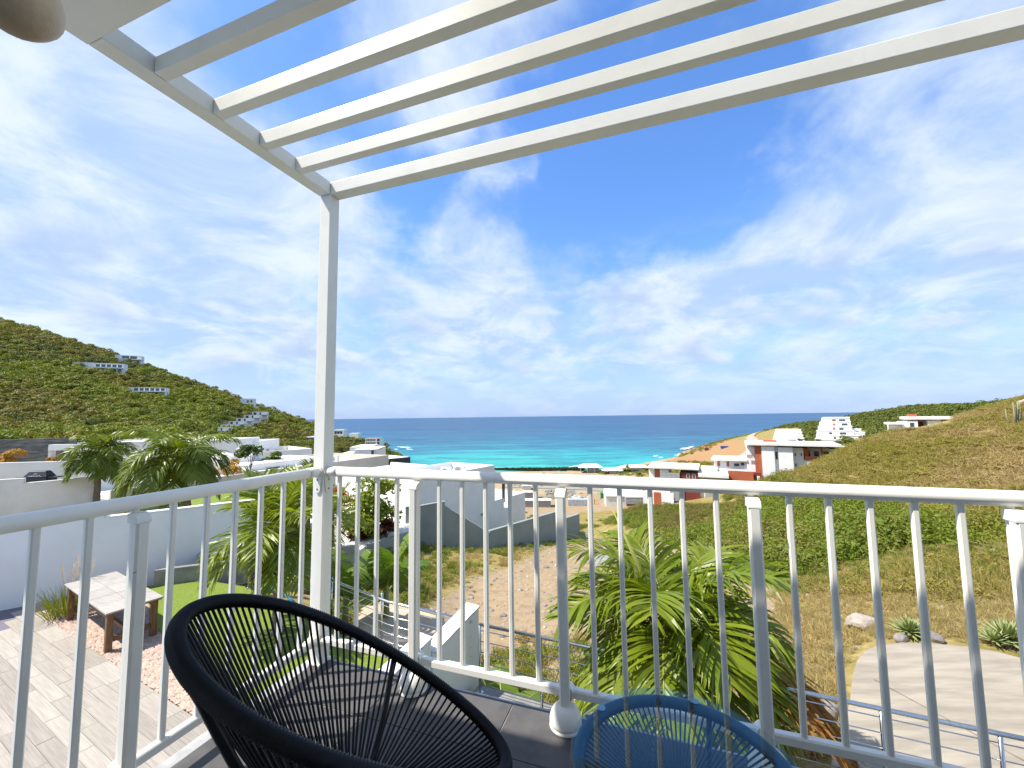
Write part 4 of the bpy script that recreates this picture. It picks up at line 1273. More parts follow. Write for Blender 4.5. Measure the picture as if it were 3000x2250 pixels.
# main white and terracotta house
D = 100.0
o_, f_ = px_frame(2190, 1400, D, R(120))
S = D / FPX                                   # metres per pixel there
rh = empty('terracotta_house', (o_.x, o_.y, o_.z), 'large white house with a tall terracotta pier and flat roof', 'house', G_R)
A = lambda px: (px - 2190) * S * 0.93
Z = lambda py: zat(py, 2260, D)
zb = Z(1440)
bxp(rh, f_, 'wall', M_render, A(2190), A(2213), 0.9, 10, zb, Z(1310))
bxp(rh, f_, 'pier', M_orange, A(2213) + .003, A(2231), -0.25, 10, zb, Z(1304))
bxp(rh, f_, 'wall', M_render, A(2231) + .003, A(2264), -0.6, 10, zb, Z(1305))
bxp(rh, f_, 'recess_wall', M_render, A(2264) + .003, A(2274), 0.3, 10, zb, Z(1305))
bxp(rh, f_, 'wall', M_render, A(2274) + .003, A(2310), -0.5, 10, zb, Z(1307))
bxp(rh, f_, 'wall', M_render2, A(2310) + .003, A(2337), 0.9, 10, zb, Z(1309))
bxp(rh, f_, 'pier', M_orange, A(2337) + .003, A(2350), 1.6, 10, zb, Z(1310))
bxp(rh, f_, 'recess_wall', M_render2, A(2350) + .003, A(2405), 4.0, 10, zb, Z(1311))
bxp(rh, f_, 'pier', M_orange, A(2381), A(2385), 1.8, 2.4, Z(1335), Z(1309))
bxp(rh, f_, 'terrace', M_render, A(2337) + .01, A(2408), 0.7, 3.99, zb, Z(1342))
bxp(rh, f_, 'balustrade', M_orange, A(2339), A(2408), 0.55, 0.695, Z(1343), Z(1331))
bxp(rh, f_, 'roof', M_roofwhite, A(2188), A(2424), -1.2, 11, Z(1302), Z(1296))
bxp(rh, f_, 'roof_slab', M_orange, A(2240), A(2275), 5, 8, Z(1296) + .01, Z(1292))
for q in ((2266, 2273, 1320, 1343, .3), (2315, 2319, 1323, 1332, .9), (2315, 2319, 1352, 1362, .9), (2330, 2334, 1322, 1331, .9)):
    pane(rh, f_, 'f', A(q[0]), A(q[1]), Z(q[3]), Z(q[2]), q[4])
for a, b in ((2352, 2358), (2366, 2380), (2388, 2404)):
    pane(rh, f_, 'f', A(a), A(b), Z(1335), Z(1318), 4.0, name='door')
ac_unit('air conditioner under the terracotta balustrade', Vector((*f_(A(2346), .0, 0).xy, Z(1356))), R(97))
# its lower wing and forecourt wall
lw = empty('terracotta_wing', f_(A(2100), 2, zb), 'low white wing with terracotta panels left of the tall house', 'house', G_R)
bxp(lw, f_, 'wall', M_render, A(2097), A(2190) - .01, 1.5, 9, zb, Z(1352))
bxp(lw, f_, 'roof', M_roofwhite, A(2090), A(2192), 0.6, 9.5, Z(1352) + .003, Z(1346))
for a, b in ((2107, 2115), (2134, 2141)): bxp(lw, f_, 'panel', M_orange, A(a), A(b), 1.42, 1.498, Z(1370), Z(1355))
pane(lw, f_, 'f', A(2154), A(2170), Z(1369), Z(1359), 1.5); pane(lw, f_, 'f', A(2173), A(2184), Z(1366), Z(1356), 1.5)
bxp(lw, f_, 'railing', M_frame_grey, A(2192), A(2207), 0.2, 0.26, Z(1341), Z(1331))
fc = empty('forecourt_wall', f_(A(2140), -3, zb), 'terracotta painted forecourt wall block with a white gate', 'wall')
bxp(fc, f_, 'wall', M_orange, A(2139), A(2206), -3.2, -2.9, zb - 2, Z(1376))
bxp(fc, f_, 'wall', M_dkred, A(2206) + .003, A(2226), -2.6, -0.8, zb - 2, Z(1379))
bxp(fc, f_, 'gate', M_render, A(2215), A(2222), -2.7, -2.602, Z(1405), Z(1388))
# planter wall with small vents
o2, f2_ = px_frame(2406, 1345, 96, R(122))
pw = empty('planter_wall', o2, 'pale wall with a row of round vents and shrubs on top', 'wall')
s2 = 96 / FPX
bxp(pw, f2_, 'wall', M_render, 0, 54 * s2, 0, .4, o2.z - 3, zat(1315, 2430, 96))
bxp(pw, f2_, 'wall', M_render, 54 * s2 + .01, 84 * s2, .3, 3.0, o2.z - 3, zat(1306, 2430, 96))
for k in range(5):
    c_ = f2_((5 + 7.5 * k) * s2, -.01, zat(1322, 2430, 96))
    MB().tube([c_, c_ + Vector((0, -.03, 0))], .11, 10).build('vent', M_black, pw)
# nearer house, roof just over the railing
D = 106.0; S = D / FPX
o_, f_ = px_frame(1904, 1460, D, R(116))
A = lambda px: (px - 1904) * S * 0.93
Z = lambda py: zat(py, 1990, D)
zb = Z(1465)
nh = empty('terracotta_house', (o_.x, o_.y, zb), 'white house with dark red front and grey bays behind the railing', 'house', G_R)
bxp(nh, f_, 'wall', M_render, A(1904), A(1921), 0, 9, zb, Z(1369))
bxp(nh, f_, 'panel', M_orange, A(1921) + .003, A(1936), -.08, 9, zb, Z(1371))
bxp(nh, f_, 'wall', M_render, A(1936) + .003, A(1962), 0, 9, zb, Z(1372))
bxp(nh, f_, 'bay', M_frame_grey, A(1958), A(1993), -1.2, -.003, zb, Z(1380))
bxp(nh, f_, 'wall', M_dkred, A(1993) + .003, A(2046), -.4, 9, zb, Z(1379))
bxp(nh, f_, 'wall', M_render, A(2046) + .003, A(2062), .2, 9, zb, Z(1388))
bxp(nh, f_, 'bay', M_frame_grey, A(2060), A(2119), -2.2, -.1, zb, Z(1385))
bxp(nh, f_, 'bay_roof', M_roofwhite, A(2044), A(2122), -2.7, 6, Z(1385) + .01, Z(1377))
bxp(nh, f_, 'roof', M_roofwhite, A(1902), A(2046), -1.0, 10, Z(1369) + .003, Z(1364))
bxp(nh, f_, 'roof_block', M_roofwhite, A(2050), A(2095), 3, 8, Z(1377) + .01, Z(1367))
for a in (2011, 2027):
    pane(nh, f_, 'f', A(a), A(a + 9), Z(1393), Z(1381), -.4)
bxp(nh, f_, 'terrace', M_render, A(1895), A(1965), -2.4, -1.25, zb - 3, Z(1432))
bxp(nh, f_, 'panel', M_orange, A(1922), A(1940), -2.48, -2.402, zb - 2, Z(1434))
nl = empty('white_annex', f_(A(1965), -4, zb - 2), 'plain white annex wall with terracotta pier under the railing', 'house', G_R)
bxp(nl, f_, 'wall', M_render, A(1890), A(1921), -3.6, -2.9, zb - 5, Z(1433)); bxp(nl, f_, 'wall', M_render, A(1941), A(1976), -3.6, -2.9, zb - 5, Z(1433)); bxp(nl, f_, 'pier', M_orange, A(1921) + .01, A(1941) - .01, -3.7, -2.9, zb - 5, Z(1433))


def stepped(label, x0, x1, ytop, ybot, D, az, tiers, panes, lean=0.0):
    o_ = at(x0, ybot, D); f_ = frame((o_.x, o_.y, 0), az); s_ = D / FPX
    t = empty('terraced_house', o_, label, 'house', G_R)
    n = len(tiers)
    for k, (a0, a1) in enumerate(tiers):
        za = o_.z - 5 if k == 0 else o_.z + (ybot - ytop) * s_ * k / n + .003
        zb_ = o_.z + (ybot - ytop) * s_ * (k + 1) / n
        bxp(t, f_, 'storey', M_render, a0 * s_, a1 * s_, k * 2.4, n * 2.4 + 6, za, zb_)
        bxp(t, f_, 'parapet', M_render, a0 * s_ - .1, a1 * s_ + .1, k * 2.4 - .2, k * 2.4 + .1, zb_ + .003, zb_ + .6)
        for q in panes:
            if q[0] == k: pane(t, f_, 'f', (a0 + (a1 - a0) * q[1]) * s_, (a0 + (a1 - a0) * q[2]) * s_, zb_ - 2.0, zb_ - .5, k * 2.4, q[3] if len(q) > 3 else None)
    return t


stepped('wide white terraced house with many stacked levels', 2266, 2342, 1263, 1300, 185, R(122), [(0, 74), (2, 74), (4, 73), (6, 72), (8, 71)], [(1, .62, .70), (1, .78, .86), (2, .55, .62), (2, .72, .9), (3, .6, .66), (3, .8, .94), (0, .7, .95)])
stepped('tallest white terraced house with small red accents', 2400, 2482, 1227, 1302, 200, R(124), [(-4, 112), (0, 98), (2, 82), (6, 81), (10, 80), (16, 80)],
        [(0, .3, .36), (0, .42, .48), (1, .35, .42), (1, .55, .75), (2, .3, .4), (2, .6, .8), (3, .4, .5, M_orange), (3, .6, .75), (4, .4, .5, M_orange), (4, .7, .9), (5, .35, .5, M_dkred), (5, .6, .85)])
stepped('small white terrace wing on the right of the tallest house', 2490, 2540, 1260, 1288, 196, R(124), [(-6, 50), (0, 36), (4, 30)], [(1, .55, .75), (2, .5, .8)])

# house at the top right, in the scrub
D = 118.0; S = D / FPX
o_, f_ = px_frame(2602, 1290, D, R(126))
A = lambda px: (px - 2602) * S * .84; Z = lambda py: zat(py, 2700, D)
zb = Z(1310)
th_ = empty('hilltop_house', (o_.x, o_.y, zb), 'white house with long flat roof half sunk in scrub', 'house', G_R)
bxp(th_, f_, 'wall', M_render, A(2614), A(2640), .8, 8, zb, Z(1243))
bxp(th_, f_, 'terrace', M_render, A(2602), A(2634), -1.2, .79, zb, Z(1259))
bxp(th_, f_, 'canopy', M_roofwhite, A(2601), A(2640), -1.4, 5, Z(1242), Z(1236))
bxp(th_, f_, 'wall', M_render, A(2640) + .003, A(2655), -.2, 8, zb, Z(1234))
bxp(th_, f_, 'wall', M_render, A(2655) + .003, A(2678), -.6, 8, zb, Z(1232))
bxp(th_, f_, 'wall', M_beige, A(2678) + .003, A(2702), 3.2, 8, zb, Z(1230))
bxp(th_, f_, 'wall', M_render, A(2702) + .003, A(2733), -.2, 8, zb, Z(1231))
bxp(th_, f_, 'wall', M_frame_grey, A(2733) + .003, A(2790), 1.2, 8, zb, Z(1231))
bxp(th_, f_, 'roof', M_roofwhite, A(2650), A(2806), -.9, 9, Z(1228), Z(1220))
bxp(th_, f_, 'roof_slab', M_orange, A(2668), A(2688), 5, 8, Z(1220) + .01, Z(1213))
pane(th_, f_, 'f', A(2680), A(2700), Z(1259), Z(1233), 3.2, M_dkred, 'door')
bxp(th_, f_, 'sill_panel', M_dkred, A(2659), A(2671), -.66, -.603, Z(1262), Z(1257))
pane(th_, f_, 'f', A(2658), A(2670), Z(1250), Z(1236), -.6)
rl = []
for k in range(9): bxp(th_, f_, 'baluster', M_render, A(2680 + 2.6 * k), A(2680.7 + 2.6 * k), -.55, -.5, Z(1259), Z(1250))
bxp(th_, f_, 'handrail', M_render, A(2679), A(2703), -.58, -.47, Z(1250), Z(1249))
tag(MB().tube([f_(A(2642), -3, zb - 1), f_(A(2640), -3, Z(1255))], .22, 8).build('pale_pole', M_render), 'pale green white pole in front of the scrub house', 'pole')

# track and cleared land on the far headland
tk = MB()
trk = [(2155, 1352), (2185, 1330), (2215, 1308), (2206, 1292), (2196, 1283), (2206, 1274), (2222, 1268)]
tp = [ground_hit(a, b, 150, 600) for a, b in trk]
for k in range(len(tp) - 1):
    for q in range(6):
        a = tp[k].lerp(tp[k + 1], q / 6); b_ = tp[k].lerp(tp[k + 1], (q + 1) / 6)
        d_ = (tp[k + 1] - tp[k]); n_v = Vector((d_.y, -d_.x, 0)).normalized() * 3.6
        P_ = []
        for v in (a - n_v, a + n_v, b_ + n_v, b_ - n_v): P_.append((v.x, v.y, tz(v.x, v.y) + .8))
        tk.poly(P_)
tag(tk.build('dirt_track', M_road), kind='structure')


def truck(label, p, az, L, m1, m2, group=None):
    t = empty('parked_truck', p, label, 'truck', group); f_ = frame((p.x, p.y, 0), az); z = p.z
    bxp(t, f_, 'cargo_box', m1, 0, L * .68, 0, 2.4, z + .9, z + 3.2); bxp(t, f_, 'cab', m2, L * .70, L, .1, 2.3, z + .7, z + 2.7, bevel=.15)
    bxp(t, f_, 'windscreen', M_glass_dark, L * .78, L * .96, .05, .099, z + 1.7, z + 2.4)
    for a in (.15, .5, .85):
        c_ = f_(L * a, -.02, z + .5); MB().tube([c_, f_(L * a, .35, z + .5)], .5, 14).build('wheel', M_black, t)
    return t


truck('bright blue truck parked on the orange cleared headland', ground_hit(2112, 1317, 150, 600), R(110), 8.5, M_bluepaint, M_bluepaint)
truck('small red and white truck near the headland shore', ground_hit(2066, 1322, 150, 600), R(100), 5.0, M_dkred, M_tarp)

# beach: pavilions, dark clipped hedge, sheds
hd = ground_hit(1450, 1381, 200, 400); hd2 = ground_hit(1708, 1379, 200, 400)
M_hedge = leafmat('hedge_leaf', (0.02, 0.035, 0.01), (0.04, 0.06, 0.015), None, 0.1, 0.8)


def pavilion(label, x0, x1, ytop, ybot, wallm, walls=True):
    b_ = ground_hit((x0 + x1) / 2, ybot, 120, 420); D = b_.y; s_ = D / FPX
    o_ = at(x0, ybot, D); ww = (x1 - x0) * s_; hh = (ybot - ytop) * s_
    t = empty('beach_pavilion', o_, label, 'pavilion', 'pavilions on the beach'); f_ = frame((o_.x, o_.y, 0), R(92))
    c_ = f_(ww / 2, 4, 0)
    r_ = MB()
    r_.hexa([f_(-.6, -1, o_.z + hh * .62), f_(ww + .6, -1, o_.z + hh * .62), f_(ww + .6, 9, o_.z + hh * .62), f_(-.6, 9, o_.z + hh * .62)],
            [f_(ww * .22, 2.5, o_.z + hh), f_(ww * .78, 2.5, o_.z + hh), f_(ww * .78, 5.5, o_.z + hh), f_(ww * .22, 5.5, o_.z + hh)])
    r_.build('roof', M_roofwhite, t)
    if walls: bxp(t, f_, 'wall', wallm, ww * .4, ww * .85, 2, 7, o_.z - 1, o_.z + hh * .615)
    for a in (.04, .33, .62, .93): bxp(t, f_, 'post', M_render2, ww * a, ww * a + .3, -.3, 0, o_.z - 1, o_.z + hh * .615)
    return t


pavilion('white roofed beach pavilion with stone core at the hedge end', 1698, 1765, 1361, 1386, M_frame_grey)
pavilion('cream beach shelter just right of the stone pavilion', 1768, 1822, 1373, 1389, M_paving)
pavilion('long cream beach shelter beside the palm thicket', 1822, 1905, 1364, 1382, M_paving)
for lb, x0, x1, y0, y1, mm in [('small cream hut below the left end of the beach', 1531, 1556, 1422, 1436, M_paving), ('low pale roofed shed behind the white house terrace', 1535, 1612, 1464, 1486, M_frame_grey), ('grey slatted shed with white roof beside the rubble', 1533, 1572, 1440, 1462, M_frame_grey)]:
    b_ = ground_hit((x0 + x1) / 2, y1, 45, 320); D = b_.y; o_ = at(x0, y1, D)
    flat_house(lb, o_, R(93), (x1 - x0) * D / FPX, 5, (y1 - y0) * D / FPX * .8, mm, M_tarp, over=.4, name='shed')

# builder's yard
def yard_box(name, label, cat, x0, x1, y0, y1, az, dep, m1, m2=None, parts='container'):
    b_ = ground_hit((x0 + x1) / 2, y1, 60, 300); D = b_.y; s_ = D / FPX; o_ = at(x0, y1, D)
    t = empty(name, o_, label, cat); f_ = frame((o_.x, o_.y, 0), R(az)); ww = (x1 - x0) * s_; hh = (y1 - y0) * s_
    if parts == 'container':
        bxp(t, f_, 'body', m1, 0, ww, 0, dep, o_.z - 1.5, o_.z + hh)
        n = 14
        for k in range(n): bxp(t, f_, 'rib', m2 or m1, ww * k / n + .05, ww * k / n + .05 + ww / n * .5, -.08, -.002, o_.z - 1, o_.z + hh - .15)
    elif parts == 'shed':
        bxp(t, f_, 'wall', M_render2, 0, ww, 0, dep, o_.z - 2, o_.z + hh * .55)
        r_ = MB(); r_.hexa([f_(-.4, -.5, o_.z + hh * .56), f_(ww + .4, -.5, o_.z + hh * .56), f_(ww + .4, dep, o_.z + hh * .56), f_(-.4, dep, o_.z + hh * .56)], [f_(0, dep * .45, o_.z + hh), f_(ww, dep * .45, o_.z + hh), f_(ww, dep * .55, o_.z + hh), f_(0, dep * .55, o_.z + hh)])
        r_.build('roof', M_render, t); bxp(t, f_, 'door', M_dkred, ww * .55, ww * .8, -.06, -.002, o_.z - 1, o_.z + hh * .45)
    elif parts == 'trailer':
        bxp(t, f_, 'body', m1, 0, ww, 0, dep, o_.z + .9, o_.z + hh); bxp(t, f_, 'roof', M_render, -.1, ww + .1, -.1, dep + .1, o_.z + hh + .002, o_.z + hh + .2)
        for a in (.12, .2, .8, .88): MB().tube([f_(ww * a, -.02, o_.z + .5), f_(ww * a, .4, o_.z + .5)], .5, 12).build('wheel', M_black, t)
    return t


yard_box('shipping_container', 'blue white ribbed container loaded with junk', 'container', 1664, 1722, 1464, 1482, 95, 3, M_container, M_tarp)
yard_box('storage_shed', 'white gabled shed with red door in builders yard', 'shed', 1776, 1880, 1432, 1482, 96, 9, M_render, parts='shed')
yard_box('box_trailer', 'long weathered grey trailer with white roof beside the shed', 'trailer', 1834, 1945, 1458, 1482, 95, 3, M_trailer, parts='trailer')
gm = yard_box('digger', 'green excavator behind the white gabled shed', 'excavator', 1760, 1774, 1444, 1460, 95, 2, M_green)
fr_ = pworld(gm).translation
MB().tube([fr_ + Vector((.8, 1, 2.0)), fr_ + Vector((1.6, 1, 4.4)), fr_ + Vector((3.0, 1, 3.0)), fr_ + Vector((3.0, 1, 1.6))], .25, 8).build('boom', M_green, gm)
yl = yard_box('skip_frame', 'yellow steel frame standing between container and shed', 'frame', 1741, 1743, 1462, 1478, 95, .3, M_yellow)
fr_ = pworld(yl).translation
MB().tube([fr_ + Vector((0, 0, 2.2)), fr_ + Vector((1.9, 0, 2.2)), fr_ + Vector((1.9, 0, -.5))], .15, 8).build('bar', M_yellow, yl)
# tarpaulin heap on the container and rubble round the yard
hp = ground_hit(1690, 1462, 60, 300)
th2 = MB(); rg = np.random.default_rng(5)
c_ = at(1690, 1461, hp.y)
th2.lathe((c_.x, c_.y + 1.5, c_.z - .3), [(2.6, 0), (2.4, .7), (1.5, 1.5), (.9, 1.9), (.05, 2.2)], 11, 1.2, .6)
th2.v = [(a + rg.uniform(-.25, .25), b_ + rg.uniform(-.2, .2), c2 + rg.uniform(-.15, .15)) for a, b_, c2 in th2.v]
tag(th2.build('tarp_heap', M_tarp), 'pale tarpaulin covered heap on top of the container', 'heap')
rb = MB()
for k in range(240):
    px = rg.uniform(1600, 1690) if k % 3 else rg.uniform(1500, 1980); py = rg.uniform(1436, 1462) if k % 3 else rg.uniform(1405, 1480)
    p_ = ground_hit(px, py, 60, 330); s_ = rg.uniform(.3, .9); az = rg.uniform(0, 3)
    rb.box(frame((p_.x, p_.y, 0), az), -s_, s_, -s_ * .5, s_ * .5, p_.z - .3, p_.z + s_ * rg.uniform(.3, 1.0))
tag(rb.build('rubble', M_concrete), kind='stuff')
rdp = [ground_hit(a, b, 60, 330) for a, b in ((1480, 1425), (1700, 1432), (1900, 1440))]
rd = MB()
for k in range(2):
    for q in range(8):
        a = rdp[k].lerp(rdp[k + 1], q / 8); b_ = rdp[k].lerp(rdp[k + 1], (q + 1) / 8)
        P_ = []
        for v, s_ in ((a, -4), (b_, -4), (b_, 4), (a, 4)): P_.append((v.x, v.y + s_, tz(v.x, v.y + s_) + .25))
        rd.poly(P_)
tag(rd.build('yard_road', M_concrete), kind='structure')

# things on the slope near the balcony: turning pad, slab, boulders
pad_px = [(2420, 2300), (2440, 2215), (2470, 2130), (2490, 2050), (2497, 1980), (2510, 1935), (2535, 1905), (2570, 1889), (2640, 1881), (2720, 1883), (2830, 1893), (2920, 1908), (3010, 1932), (3300, 2010), (3500, 2300)]
M_pad = mat('broomed_concrete', (0.37, 0.32, 0.245), 0.9, (0.25, 0.215, 0.165), 1.1, 9, 0.3, 0.7, bump=0.25, bscale=14, coords='World', stretch=(0.7, 4.5, 1), dirt=(0.20, 0.18, 0.145))
pp = [onz(a, b, -3.96) for a, b in pad_px]
tag(MB().prism([(p_.x, p_.y) for p_ in pp], -4.5, -3.96).build('concrete_pad', M_pad, bevel=0.02), kind='structure')
jt = MB(); a = onz(2560, 1990, -3.956); b_ = onz(2800, 2120, -3.956)
dv = (b_ - a).normalized(); nv = Vector((-dv.y, dv.x, 0)) * .012
jt.poly([a - nv, b_ + dv * 3 - nv, b_ + dv * 3 + nv, a + nv])
tag(jt.build('pad_joint', M_soil), kind='structure')
sl_ = ground_hit(1760, 1645, 8, 60)
tag(MB().box(frame((sl_.x, sl_.y, 0), R(60)), -.9, .9, -.7, .7, sl_.z - .2, sl_.z + .10).build('concrete_slab', M_concrete, bevel=.01), 'square concrete slab lying on the dirt lot', 'slab')


def boulder(label, px, py, w_, h_, m_, seed, dmax=40):
    p_ = ground_hit(px, py, 4, dmax); rg = np.random.default_rng(seed)
    bm = bmesh.new(); bmesh.ops.create_icosphere(bm, subdivisions=3, radius=1)
    ax = [Vector(rg.normal(size=3)).normalized() for _ in range(9)]; cut = rg.uniform(.6, .9, 9)
    for v in bm.verts:
        c = v.co.copy()
        for a, k in zip(ax, cut):
            d_ = c.dot(a)
            if d_ > k: c -= a * (d_ - k)
        v.co = Vector((c.x * w_, c.y * w_ * .7, c.z * h_))
    me = bpy.data.meshes.new('boulder'); bm.to_mesh(me); bm.free(); me.materials.append(m_)
    o = link_mesh('boulder', me); o.location = (p_.x, p_.y, p_.z + h_ * .45); o.rotation_euler = (0, 0, rg.uniform(0, 6))
    return tag(o, label, 'boulder')


boulder('flat topped pale boulder in dry grass above the concrete pad', 2522, 1838, .50, .26, M_rock, 1)
boulder('small dark rock at the foot of the middle agave', 2645, 1880, .19, .13, M_rock_d, 2)
boulder('small jagged rock right of the middle agave', 2742, 1880, .19, .13, M_rock_d, 3)
boulder('brown grey boulder left of the pad behind the cable fence', 2425, 2105, .26, .22, M_rock_d, 4, 9)
boulder('small grey boulder between weeds and banana leaves', 1085, 1672, .55, .3, M_rock_d, 5)
boulder('light stone lying in weeds beneath the grey boundary wall', 1478, 1600, .45, .3, M_rock, 6)
boulder('pale stone at the edge of the green bushes', 2120, 1610, .6, .3, M_rock, 7)
boulder('large pale rock cropping out on the hill corner top right', 3010, 1188, 1.0, .8, M_rock, 8, 110)

# barbecue on the neighbour's terrace
bq = empty('barbecue', at(115, 1412, 20.6), 'black lidded barbecue on the neighbour terrace', 'barbecue')
bo = at(115, 1412, 20.6); qf = frame((bo.x, bo.y, 0), R(80)); z = bo.z
MB().hexa([qf(-.55, -.3, z + .05), qf(.55, -.3, z + .05), qf(.55, .3, z + .05), qf(-.55, .3, z + .05)], [qf(-.5, -.28, z + .25), qf(.5, -.28, z + .25), qf(.5, .28, z + .25), qf(-.5, .28, z + .25)]).build('fire_box', M_grill, bq, bevel=.02)
MB().hexa([qf(-.52, -.29, z + .255), qf(.52, -.29, z + .255), qf(.52, .29, z + .255), qf(-.52, .29, z + .255)], [qf(-.34, -.12, z + .56), qf(.34, -.12, z + .56), qf(.34, .16, z + .56), qf(-.34, .16, z + .56)]).build('lid', M_grill, bq, bevel=.03)
for s_ in (-1, 1): MB().hexa([qf(s_ * .56 if s_ < 0 else .56, -.25, z + .2), qf(s_ * .56 + .3 * s_ if s_ > 0 else -.56, -.25, z + .2), qf(s_ * .86 if s_ > 0 else -.56, .25, z + .2), qf(.56 if s_ > 0 else -.86, .25, z + .2)], [qf(.56 if s_ > 0 else -.86, -.25, z + .26), qf(.86 if s_ > 0 else -.56, -.25, z + .26), qf(.86 if s_ > 0 else -.56, .25, z + .26), qf(.56 if s_ > 0 else -.86, .25, z + .26)]).build('side_shelf', M_grill, bq)
MB().box(qf, -.5, .5, -.26, .26, z - 1.6, z + .045).build('cart', M_grill, bq)
MB().tube([qf(-.25, -.30, z + .33), qf(.25, -.30, z + .33)], .014, 8).build('handle', M_steel, bq)
MB().box(qf, -.07, .07, -.232, -.22, z + .40, z + .45).build('gauge', M_tarp, bq)

# ------------------------------------------------------------------ plants
def bent_strip(mb, p0, d, up, L, w_, n, droop, fold=0.0, tip=0.02, twist=0.0):
    """one narrow leaf: a strip of n segments that bends down under its weight"""
    p = Vector(p0); d = Vector(d).normalized(); i0 = len(mb.v)
    for k in range(n + 1):
        t = k / n
        s = d.cross(up)
        if s.length < 1e-4: s = Vector((1, 0, 0))
        s.normalize()
        if twist: s = (s * math.cos(twist * t) + up * math.sin(twist * t)).normalized()
        ww = w_ * (0.55 + 1.1 * t) * 0.9 if t < 0.4 else w_ * max(tip, 1 - ((t - 0.4) / 0.6) ** 1.6)
        mb.v.append(tuple(p - s * ww * .5)); mb.v.append(tuple(p + s * ww * .5))
        if k:
            a = i0 + 2 * (k - 1); mb.f.append((a, a + 1, a + 3, a + 2))
        p = p + d * (L / n)
        d = (d + Vector((0, 0, -droop * L / n * (0.5 + t)))).normalized()


def frond_meshes(nm, el, L, nl, lw, llen, droop, ldroop, lm, rng, wind=0.0, sweep=0.35):
    """a pinnate palm frond growing from the origin along +x: rib mesh, leaflet mesh"""
    rib = MB(); lf = MB()
    pts = []; p = Vector((0, 0, 0)); d = Vector((math.cos(el), 0, math.sin(el))); N = 18
    side = rng.uniform(-.25, .25)
    dirs = []
    for k in range(N + 1):
        pts.append(p.copy()); dirs.append(d.copy())
        p = p + d * (L / N)
        d = (d + Vector((0, side * .06, -droop / N * (0.4 + 1.2 * k / N)))).normalized()
    rib.tube(pts, [0.019 * L * (1 - .88 * k / N) * .5 + .0025 for k in range(N + 1)], 6)
    for i in range(nl):
        t = 0.14 + 0.86 * i / (nl - 1)
        f = t * N; k = min(int(f), N - 1)
        p = pts[k].lerp(pts[k + 1], f - k); dr = dirs[k]
        sd = Vector((0, 1, 0)); upv = sd.cross(dr) * -1
        if upv.z < 0: upv = -upv
        ll = llen * (0.45 + 0.75 * math.sin(math.pi * min(1, t * 0.86 + .10))) * rng.uniform(.85, 1.12)
        for sg in (-1, 1):
            if rng.uniform() < .03: continue
            v = sd * sg * math.cos(sweep) + dr * (math.sin(sweep) + .75 * t) + upv * rng.uniform(.05, .42)
            v = v + Vector((0, wind, 0)) + Vector(rng.normal(size=3)) * .09
            bent_strip(lf, p, v, upv + Vector(rng.normal(size=3)) * .35, ll, lw * rng.uniform(.8, 1.2), 5, ldroop * rng.uniform(.6, 1.5), twist=rng.uniform(-.9, .9))
    return rib.mesh(nm + '_rib', M_petiole, smooth=True), lf.mesh('leaflets', lm)


def palm(label, base, hgt, kinds, n_fr, rng, lean=(0, 0), tr=0.11, group=None, dead=0, spear=0.0, extra=None, trunk_mat=None, rot0=0.0):
    t = empty('palm_tree', base, label, 'palm tree', group)
    top = Vector((lean[0], lean[1], hgt)); pth = []; rads = []
    n = 26
    for k in range(n + 1):
        q = k / n
        pth.append(Vector((lean[0] * q * q, lean[1] * q * q, hgt * q)) + Vector((0, 0, -0.3 if k == 0 else 0)))
        rads.append(tr * (1.25 - .5 * q) * (1.05 if k % 2 else .95) if k > 1 else tr * 1.5)
    o = link_mesh('trunk', MB().tube(pth, rads, 12).mesh('trunk', trunk_mat or M_bark, True), t)
    cs = MB().tube([top + Vector((0, 0, -.05)), top + Vector((0, 0, .22 * hgt * .4 + .15)), top + Vector((0, 0, .3 * hgt * .4 + .3))], [tr * .85, tr * .6, tr * .2], 10)
    link_mesh('crownshaft', cs.mesh('crownshaft', M_petiole, True), t)
    ga = 2.399
    for i in range(n_fr):
        q = (i + .5) / n_fr
        kd = kinds[min(int(q * len(kinds)), len(kinds) - 1)]
        rib, lf = kd[rng.integers(len(kd))]
        az = rot0 + i * ga + rng.uniform(-.25, .25)
        M = Matrix.Translation(top + Vector((0, 0, .12 + .1 * (1 - q)))) @ Matrix.Rotation(az, 4, 'Z') @ Matrix.Rotation(rng.uniform(-.12, .12), 4, 'Y')
        fo = link_mesh('frond', rib, t, M)
        link_mesh('leaflets', lf, fo)
    for i in range(dead):
        rib, lf = DEAD[i % len(DEAD)]
        M = Matrix.Translation(top + Vector((0, 0, -.02))) @ Matrix.Rotation(rng.uniform(0, 6.28), 4, 'Z')
        fo = link_mesh('dead_frond', rib, t, M); link_mesh('leaflets', lf, fo)
    if spear:
        sp = MB(); sp.tube([top + Vector((0, 0, .1)), top + Vector((-.20 * spear, 0, .5 * spear)), top + Vector((-.42 * spear, .0, spear))], [.055, .035, .008], 8)
        link_mesh('spear_leaf', sp.mesh('spear_leaf', M_spear, True), t)
    return t, top


def kinds_for(L, nl, lw, llen, lm, rng, ldroop=1.2, wind=0.0, els=((72, .9), (48, 1.3), (24, 1.7), (2, 1.7), (-22, 1.3)), var=3):
    out_ = []
    for el, dr in els:
        out_.append([frond_meshes('frond', R(el + rng.uniform(-7, 7)), L * rng.uniform(.9, 1.08), nl, lw, llen, dr, ldroop, lm, rng, wind) for _ in range(var)])
    return out_


rg = np.random.default_rng(21)
DEAD = [frond_meshes('frond', R(-50), .8, 22, .03, .32, 1.6, 2.5, L_palmbrown, rg) for _ in range(2)]
